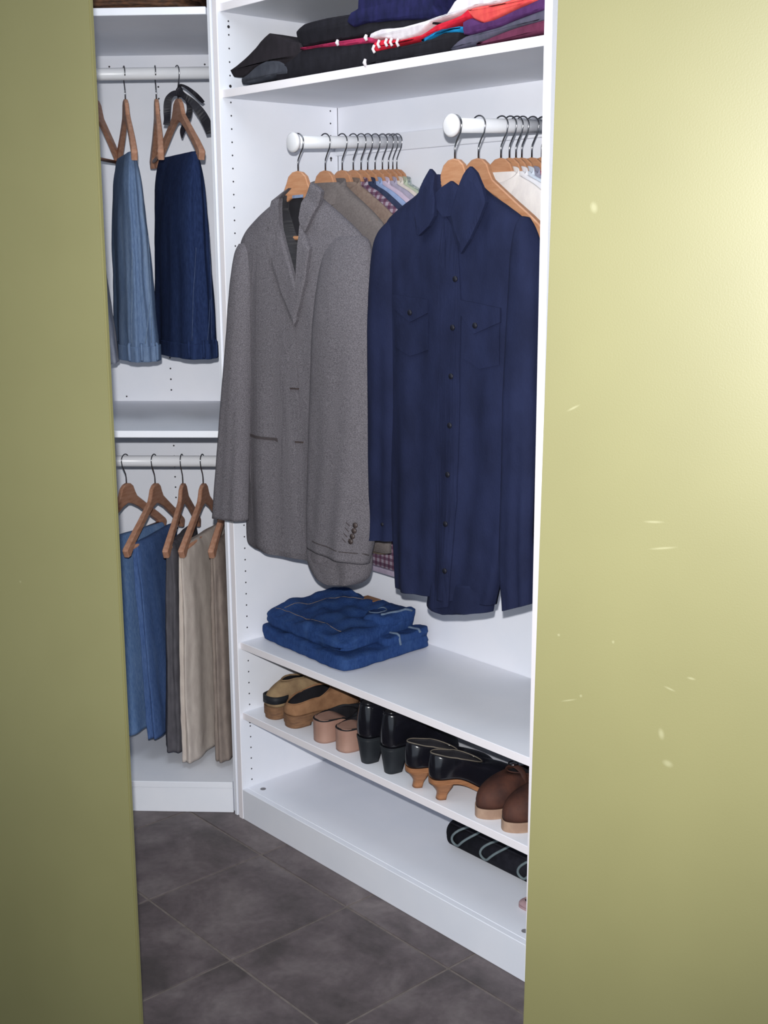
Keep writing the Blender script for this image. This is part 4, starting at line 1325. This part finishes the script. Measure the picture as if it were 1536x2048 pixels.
def shoe(name, label, pl, u, v, turn, z, L, Wd, hh, ts, upper, solem, heelm=None, rim=(0.05, 0.04, 0.05), op=(0.06, 0.62), toeh=0.03, heel=None, group='shoes in pairs on the lower shelf', lining=LINING,
         insole=None, piping=None, shape=None, wx=0.78, reverse=False, cat='shoe'):
    """local frame: heel back at the origin, toe along +y; hh heel height, ts sole thickness; rim = (heel, side, throat) heights"""
    p = pl.O + pl.e * u + pl.m * v
    o = bpy.data.objects.new(name, None)
    o.empty_display_size = 0.05
    COL.objects.link(o)
    a = pl.a + turn
    if reverse:
        a += math.pi
        p = p + pl.m * L * math.cos(turn) - pl.e * L * math.sin(turn)
    o.location = (p[0], p[1], z); o.rotation_euler = (0, 0, a); o['off'] = (0, 0, 0)
    tag(o, label, cat, group)
    out = outline(L, Wd, shape=shape)
    n = len(out)
    zs = lambda y: ts + hh * (1 - sm((y / L - 0.22) / 0.46))
    # sole
    V = [(x, y, zs(y)) for x, y in out] + [(x, y, zs(y) - ts) for x, y in out]
    if hh < 0.001: V = V[:n] + [(x, y, 0) for x, y in out]
    F = [(i, (i + 1) % n, n + (i + 1) % n, n + i) for i in range(n)]
    half = n // 2
    def caps(off, rev):
        r_ = []
        for i in range(half):
            q = [off + i, off + i + 1, off + (n - i - 1) % n, off + (n - i) % n]
            q2 = []
            for t in q:
                if t not in q2: q2.append(t)
            if len(q2) > 2: r_.append(tuple(q2[::-1] if rev else q2))
        return r_
    F += caps(0, False) + caps(n, True)
    fixn(add('sole', (V, F), solem, o, smooth=False))
    # upper
    yc, ly = (op[0] + op[1]) / 2 * L, (op[1] - op[0]) / 2 * L
    SEG = 9
    V, F, rimp = [], [], []
    for i, (x, y) in enumerate(out):
        B = Vector((x * 0.97, y * 0.985 + 0.0015, zs(y)))
        ph = math.atan2(x / (Wd / 2), (y - yc) / (L / 2))
        Tx, Ty = Wd / 2 * wx * (0.72 if y < yc else 0.80) * math.sin(ph), yc + ly * math.cos(ph)
        t = (Ty / L - op[0]) / (op[1] - op[0])
        hz = rim[0] + (rim[1] - rim[0]) * sm(t / .45) if t < .45 else rim[1] + (rim[2] - rim[1]) * sm((t - .45) / .55)
        Tz = zs(Ty) + hz
        T = Vector((Tx, Ty, Tz))
        fwd_ = max(0, math.cos(ph)) ** 1.2
        Mz = zs(y) + (toeh * 1.25) * fwd_ + (1 - fwd_) * hz * 0.55
        Mp = Vector((x * 1.08, y + 0.004 * (1 if y > yc else -1), Mz))
        for k in range(SEG + 1):
            s = k / SEG
            V.append(tuple(B * (1 - s) ** 2 + Mp * 2 * s * (1 - s) + T * s * s))
        rimp.append(T)
    for i in range(n):
        j = (i + 1) % n
        for k in range(SEG):
            F.append((i * (SEG + 1) + k, j * (SEG + 1) + k, j * (SEG + 1) + k + 1, i * (SEG + 1) + k + 1))
    up = fixn(add('upper', (V, F), None, o, mats=[upper, lining]))
    sd = up.modifiers.new('thickness', 'SOLIDIFY'); sd.thickness = 0.003; sd.offset = -1; sd.material_offset = 1
    pth = [tuple(q + Vector((0, 0, .0005))) for q in rimp] + [tuple(rimp[0] + Vector((0, 0, .0005)))]
    add('topline', tube(pth, 0.0016, 6, caps=False), piping or upper, o)
    V = [(x * .9, y * .97 + .004, zs(y) + .0035) for x, y in out]
    F = caps(0, False)
    add('insole', (V + [(x, y, zz - .003) for x, y, zz in V], F + [(i, (i + 1) % n, n + (i + 1) % n, n + i) for i in range(n)]), insole or lining, o, smooth=False)
    if hh > 0.001:
        kind, base = heel if heel else ('block', 0.9)
        yl = 0.27 * L if kind == 'block' else 0.25 * L
        hp = [(x, y) for x, y in out if y < yl]
        hp = sorted([q for q in hp if q[0] >= 0], key=lambda q: q[1]) + sorted([q for q in hp if q[0] < 0], key=lambda q: -q[1])
        m_ = len(hp)
        cy = 0.10 * L if kind == 'block' else 0.125 * L
        V, F = [], []
        LV = 9
        for l in range(LV):
            s = l / (LV - 1)
            k = 1 - (1 - base) * (sm(s * 1.25) if kind == 'curved' else s)
            for x, y in hp:
                zt = zs(y) - ts * .4
                yy = cy + (y - cy) * (k if kind != 'curved' else 1 - (1 - base * .8) * sm(s * 1.25)) + (0.004 * math.sin(s * math.pi) if kind == 'curved' else 0)
                V.append((x * k * .97, yy, zt * (1 - s)))
        for l in range(LV - 1):
            for i in range(m_):
                j = (i + 1) % m_
                F.append((l * m_ + i, l * m_ + j, (l + 1) * m_ + j, (l + 1) * m_ + i))
        F += [tuple(range(m_))[::-1], tuple((LV - 1) * m_ + i for i in range(m_))]
        fixn(add('heel', (V, F), heelm or solem, o))
    return o


TANS = mat('tan_suede', (154, 116, 86), 0.9, (134, 98, 72), 35, bump=0.2, bscale=200, spec=0.15)
TANT = mat('worn_tan_suede', (160, 136, 104), 0.9, (134, 110, 86), 26, bump=0.2, bscale=200, spec=0.15)
CORK = mat('brown_crepe_sole', (132, 98, 72), 0.8, (104, 76, 58), 40, (1, 1, 4), bump=0.2)
PINKT = mat('blush_leather_heel', (168, 134, 120), 0.55, (156, 120, 106), 14, bump=0.05)
BLKL = mat('black_patent_leather', (18, 18, 24), 0.16, (22, 22, 29), 30, bump=0.02, spec=0.6)
BLKM = mat('black_matt_leather', (34, 36, 42), 0.6, (28, 30, 35), 30, bump=0.05)
BLKH = mat('black_heel', (40, 44, 48), 0.5, (32, 35, 40), 20)
TANW = mat('tan_stacked_heel', (160, 112, 78), 0.45, (138, 94, 64), 30, (1, 1, 8), bump=0.06)
BRN = mat('brown_suede', (82, 50, 40), 0.75, (58, 36, 32), 24, bump=0.15, bscale=160)
PALES = mat('pale_crepe_sole', (170, 142, 122), 0.7, (152, 124, 106), 30, bump=0.1)
PIPE = mat('pale_piping', (116, 108, 98), 0.6, (98, 92, 84), 60)
WEL = mat('black_welt', (26, 24, 26), 0.5, (30, 28, 30), 30)
ZSH = 0.3216
fr_ = plR
shoe('clog', 'tan suede clog with a dark heel band, first shoe from the left', fr_, 0.088, 0.032, R(4), ZSH, 0.25, 0.094, 0.012, 0.024, TANT, CORK, rim=(0.062, 0.066, 0.066), op=(0.22, 0.55), toeh=0.05, wx=.55)
cb = [o for o in bpy.data.objects if o.name == 'clog'][0]
V, F = [], []
o_ = outline(0.25, 0.094)
bpts = [q for q in o_ if q[1] < 0.05]
bpts = sorted([q for q in bpts if q[0] < 0], key=lambda q: -q[1]) + sorted([q for q in bpts if q[0] >= 0], key=lambda q: q[1])
for x, y in bpts:
    for zz, ex in ((0.046, 1.04), (0.066, 1.03)):
        V.append((x * (ex - .02), y - 0.0026, zz)); V.append((x * (ex - .08), y + .003, zz))
for i in range(len(bpts) - 1):
    a, c = i * 4, (i + 1) * 4
    F += [(a, c, c + 2, a + 2), (a + 1, a + 3, c + 3, c + 1), (a, a + 1, c + 1, c), (a + 2, c + 2, c + 3, a + 3)]
F += [(0, 2, 3, 1), ((len(bpts) - 1) * 4, (len(bpts) - 1) * 4 + 1, (len(bpts) - 1) * 4 + 3, (len(bpts) - 1) * 4 + 2)]
fixn(add('heel_band', (V, F), BLKM, cb))
shoe('clog', 'tan suede clog with an open black inside, second shoe from the left', fr_, 0.172, 0.034, R(-2), ZSH, 0.25, 0.096, 0.012, 0.024, TANS, CORK, rim=(0.030, 0.040, 0.062), op=(0.03, 0.58), toeh=0.05, wx=1.0)
for u, v, lb in ((0.304, 0.030, 'black mule on a blush block heel, third shoe from the left'), (0.392, 0.034, 'black mule on a blush block heel, fourth shoe from the left')):
    m_ = shoe('mule', lb, fr_, u, v, R(-4), ZSH, 0.24, 0.088, 0.050, 0.010, BLKM, PINKT, PINKT, rim=(0.0015, 0.003, 0.045), op=(0.02, 0.56), toeh=0.045, heel=('block', 0.97), insole=PINKT, piping=WEL, wx=1.12)
for u, v, lb in ((0.488, 0.024, 'glossy black heeled shoe, the left one of the all-black pair'), (0.574, 0.026, 'glossy black heeled shoe, the right one of the all-black pair')):
    shoe('heeled_shoe', lb, fr_, u, v, R(-6), ZSH, 0.24, 0.086, 0.066, 0.006, BLKL, BLKH, BLKH, rim=(0.088, 0.086, 0.100), op=(0.03, 0.42), toeh=0.06, heel=('block', 0.60), wx=0.82)
for u, v, lb in ((0.668, 0.016, 'glossy black shoe on a curved tan heel, left one of its pair'), (0.754, 0.012, 'glossy black shoe on a curved tan heel, right one of its pair')):
    shoe('heeled_shoe', lb, fr_, u, v, R(-26), ZSH, 0.235, 0.078, 0.044, 0.012, BLKL, TANW, TANW, rim=(0.062, 0.052, 0.062), op=(0.02, 0.56), toeh=0.046, heel=('curved', 0.50), piping=PIPE, wx=0.92, insole=TANW)
for u, v, lb in ((0.898, 0.028, 'brown suede buckled shoe, toe forward, left one of the last pair'), (0.984, 0.024, 'brown suede buckled shoe, toe forward, right one of the last pair')):
    s_ = shoe('buckled_shoe', lb, fr_, u, v, R(-3), ZSH, 0.245, 0.086, 0.0, 0.024, BRN, PALES, rim=(0.055, 0.045, 0.062), op=(0.05, 0.60), toeh=0.042, wx=0.85, reverse=True)
    # strap over the instep with its buckle
    pa = [(-0.032, 0.125, 0.060), (-0.024, 0.125, 0.084), (0, 0.127, 0.094), (0.024, 0.125, 0.084), (0.032, 0.125, 0.060)]
    add('strap', tube([tuple(q) for q in cr(pa, 4)], 0.0085, 8, flat=0.35), BRN, s_)
    add('buckle', tube([(0.006 + 0.011 * math.cos(t), 0.127 + 0.011 * math.sin(t), 0.0985) for t in np.linspace(0, 6.283, 17)], 0.0018, 6, caps=False), STEEL, s_)

# ---------------------------------------------------------------- rolled mat and the pink slipper on the bottom shelf
BLKF = mat('black_fleece', (28, 28, 34), 0.9, (36, 36, 43), 60, bump=0.2, spec=0.1)
CORD = mat('grey_cord', (112, 124, 128), 0.8, (96, 108, 112), 60, bump=0.1)
ZD = 0.0917
ro = thing('rolled_mat', 'black rolled-up mat tied with looping grey cords on the bottom shelf', 'mat', plR, ZD, None, 0.84, 0.225)
rr_ = 0.036
path, rad = [], []
for s_, r_ in ((0.620, 0.010), (0.624, 0.022), (0.634, 0.031), (0.652, 0.0355), (0.70, 0.036), (0.78, 0.0365), (0.86, 0.036), (0.94, 0.0365), (1.02, 0.036), (1.062, 0.033), (1.068, 0.012)):
    path.append((s_, 0.222, ZD + rr_ + 0.0002)); rad.append(r_)
vf = tube([tuple(q[:3]) for q in cr([p + (r,) for p, r in zip(path, rad)], 4)], [q[3] for q in cr([p + (r,) for p, r in zip(path, rad)], 4)], 28)
add('roll', vf, BLKF, ro)
vf = loft([(0.64, 0, 1.05, 0, 0, 0.001, 0.001), (0.64, 0, 1.05, 0, 0, .001, .001)], 8, 1) if False else None
add('outer_flap', ([(0.64 + 0.42 * (i % 2), 0.222 - (rr_ + .0016) * math.cos(R(a)), ZD + rr_ + (rr_ + .0016) * math.sin(R(a))) for i, a in [(k, -58 + 12 * (k // 2)) for k in range(20)]],
                   [(2 * k, 2 * k + 1, 2 * k + 3, 2 * k + 2) for k in range(9)]), BLKF, ro).modifiers.new('thickness', 'SOLIDIFY').thickness = 0.0025
for c0 in (0.700, 0.800, 0.925, 1.030):
    pts = []
    for k in range(33):
        t = 2 * math.pi * k / 32
        a = R(38 + 58 * math.sin(t))                    # loops laid over the roll
        s_ = c0 + 0.022 * math.cos(t) + 0.028 * math.sin(t) + 0.004 * math.sin(3 * t)
        s_ = min(s_, 1.062)
        pts.append((s_, 0.222 - (rr_ + .0048) * math.cos(a), ZD + rr_ + (rr_ + .0048) * math.sin(a)))
    add('cord', tube(pts, 0.0032, 8, caps=False), CORD, ro)
PNK = mat('dusty_pink_felt', (176, 148, 150), 0.9, (164, 134, 138), 50, bump=0.1)
shoe('slipper', 'dusty pink slipper just peeping out beside the right cabinet edge', fr_, 0.950, 0.125, R(-90), ZD, 0.115, 0.052, 0.0, 0.006, PNK, PNK, rim=(0.012, 0.012, 0.018), op=(0.1, 0.6), toeh=0.015, group='slippers', cat='slipper')
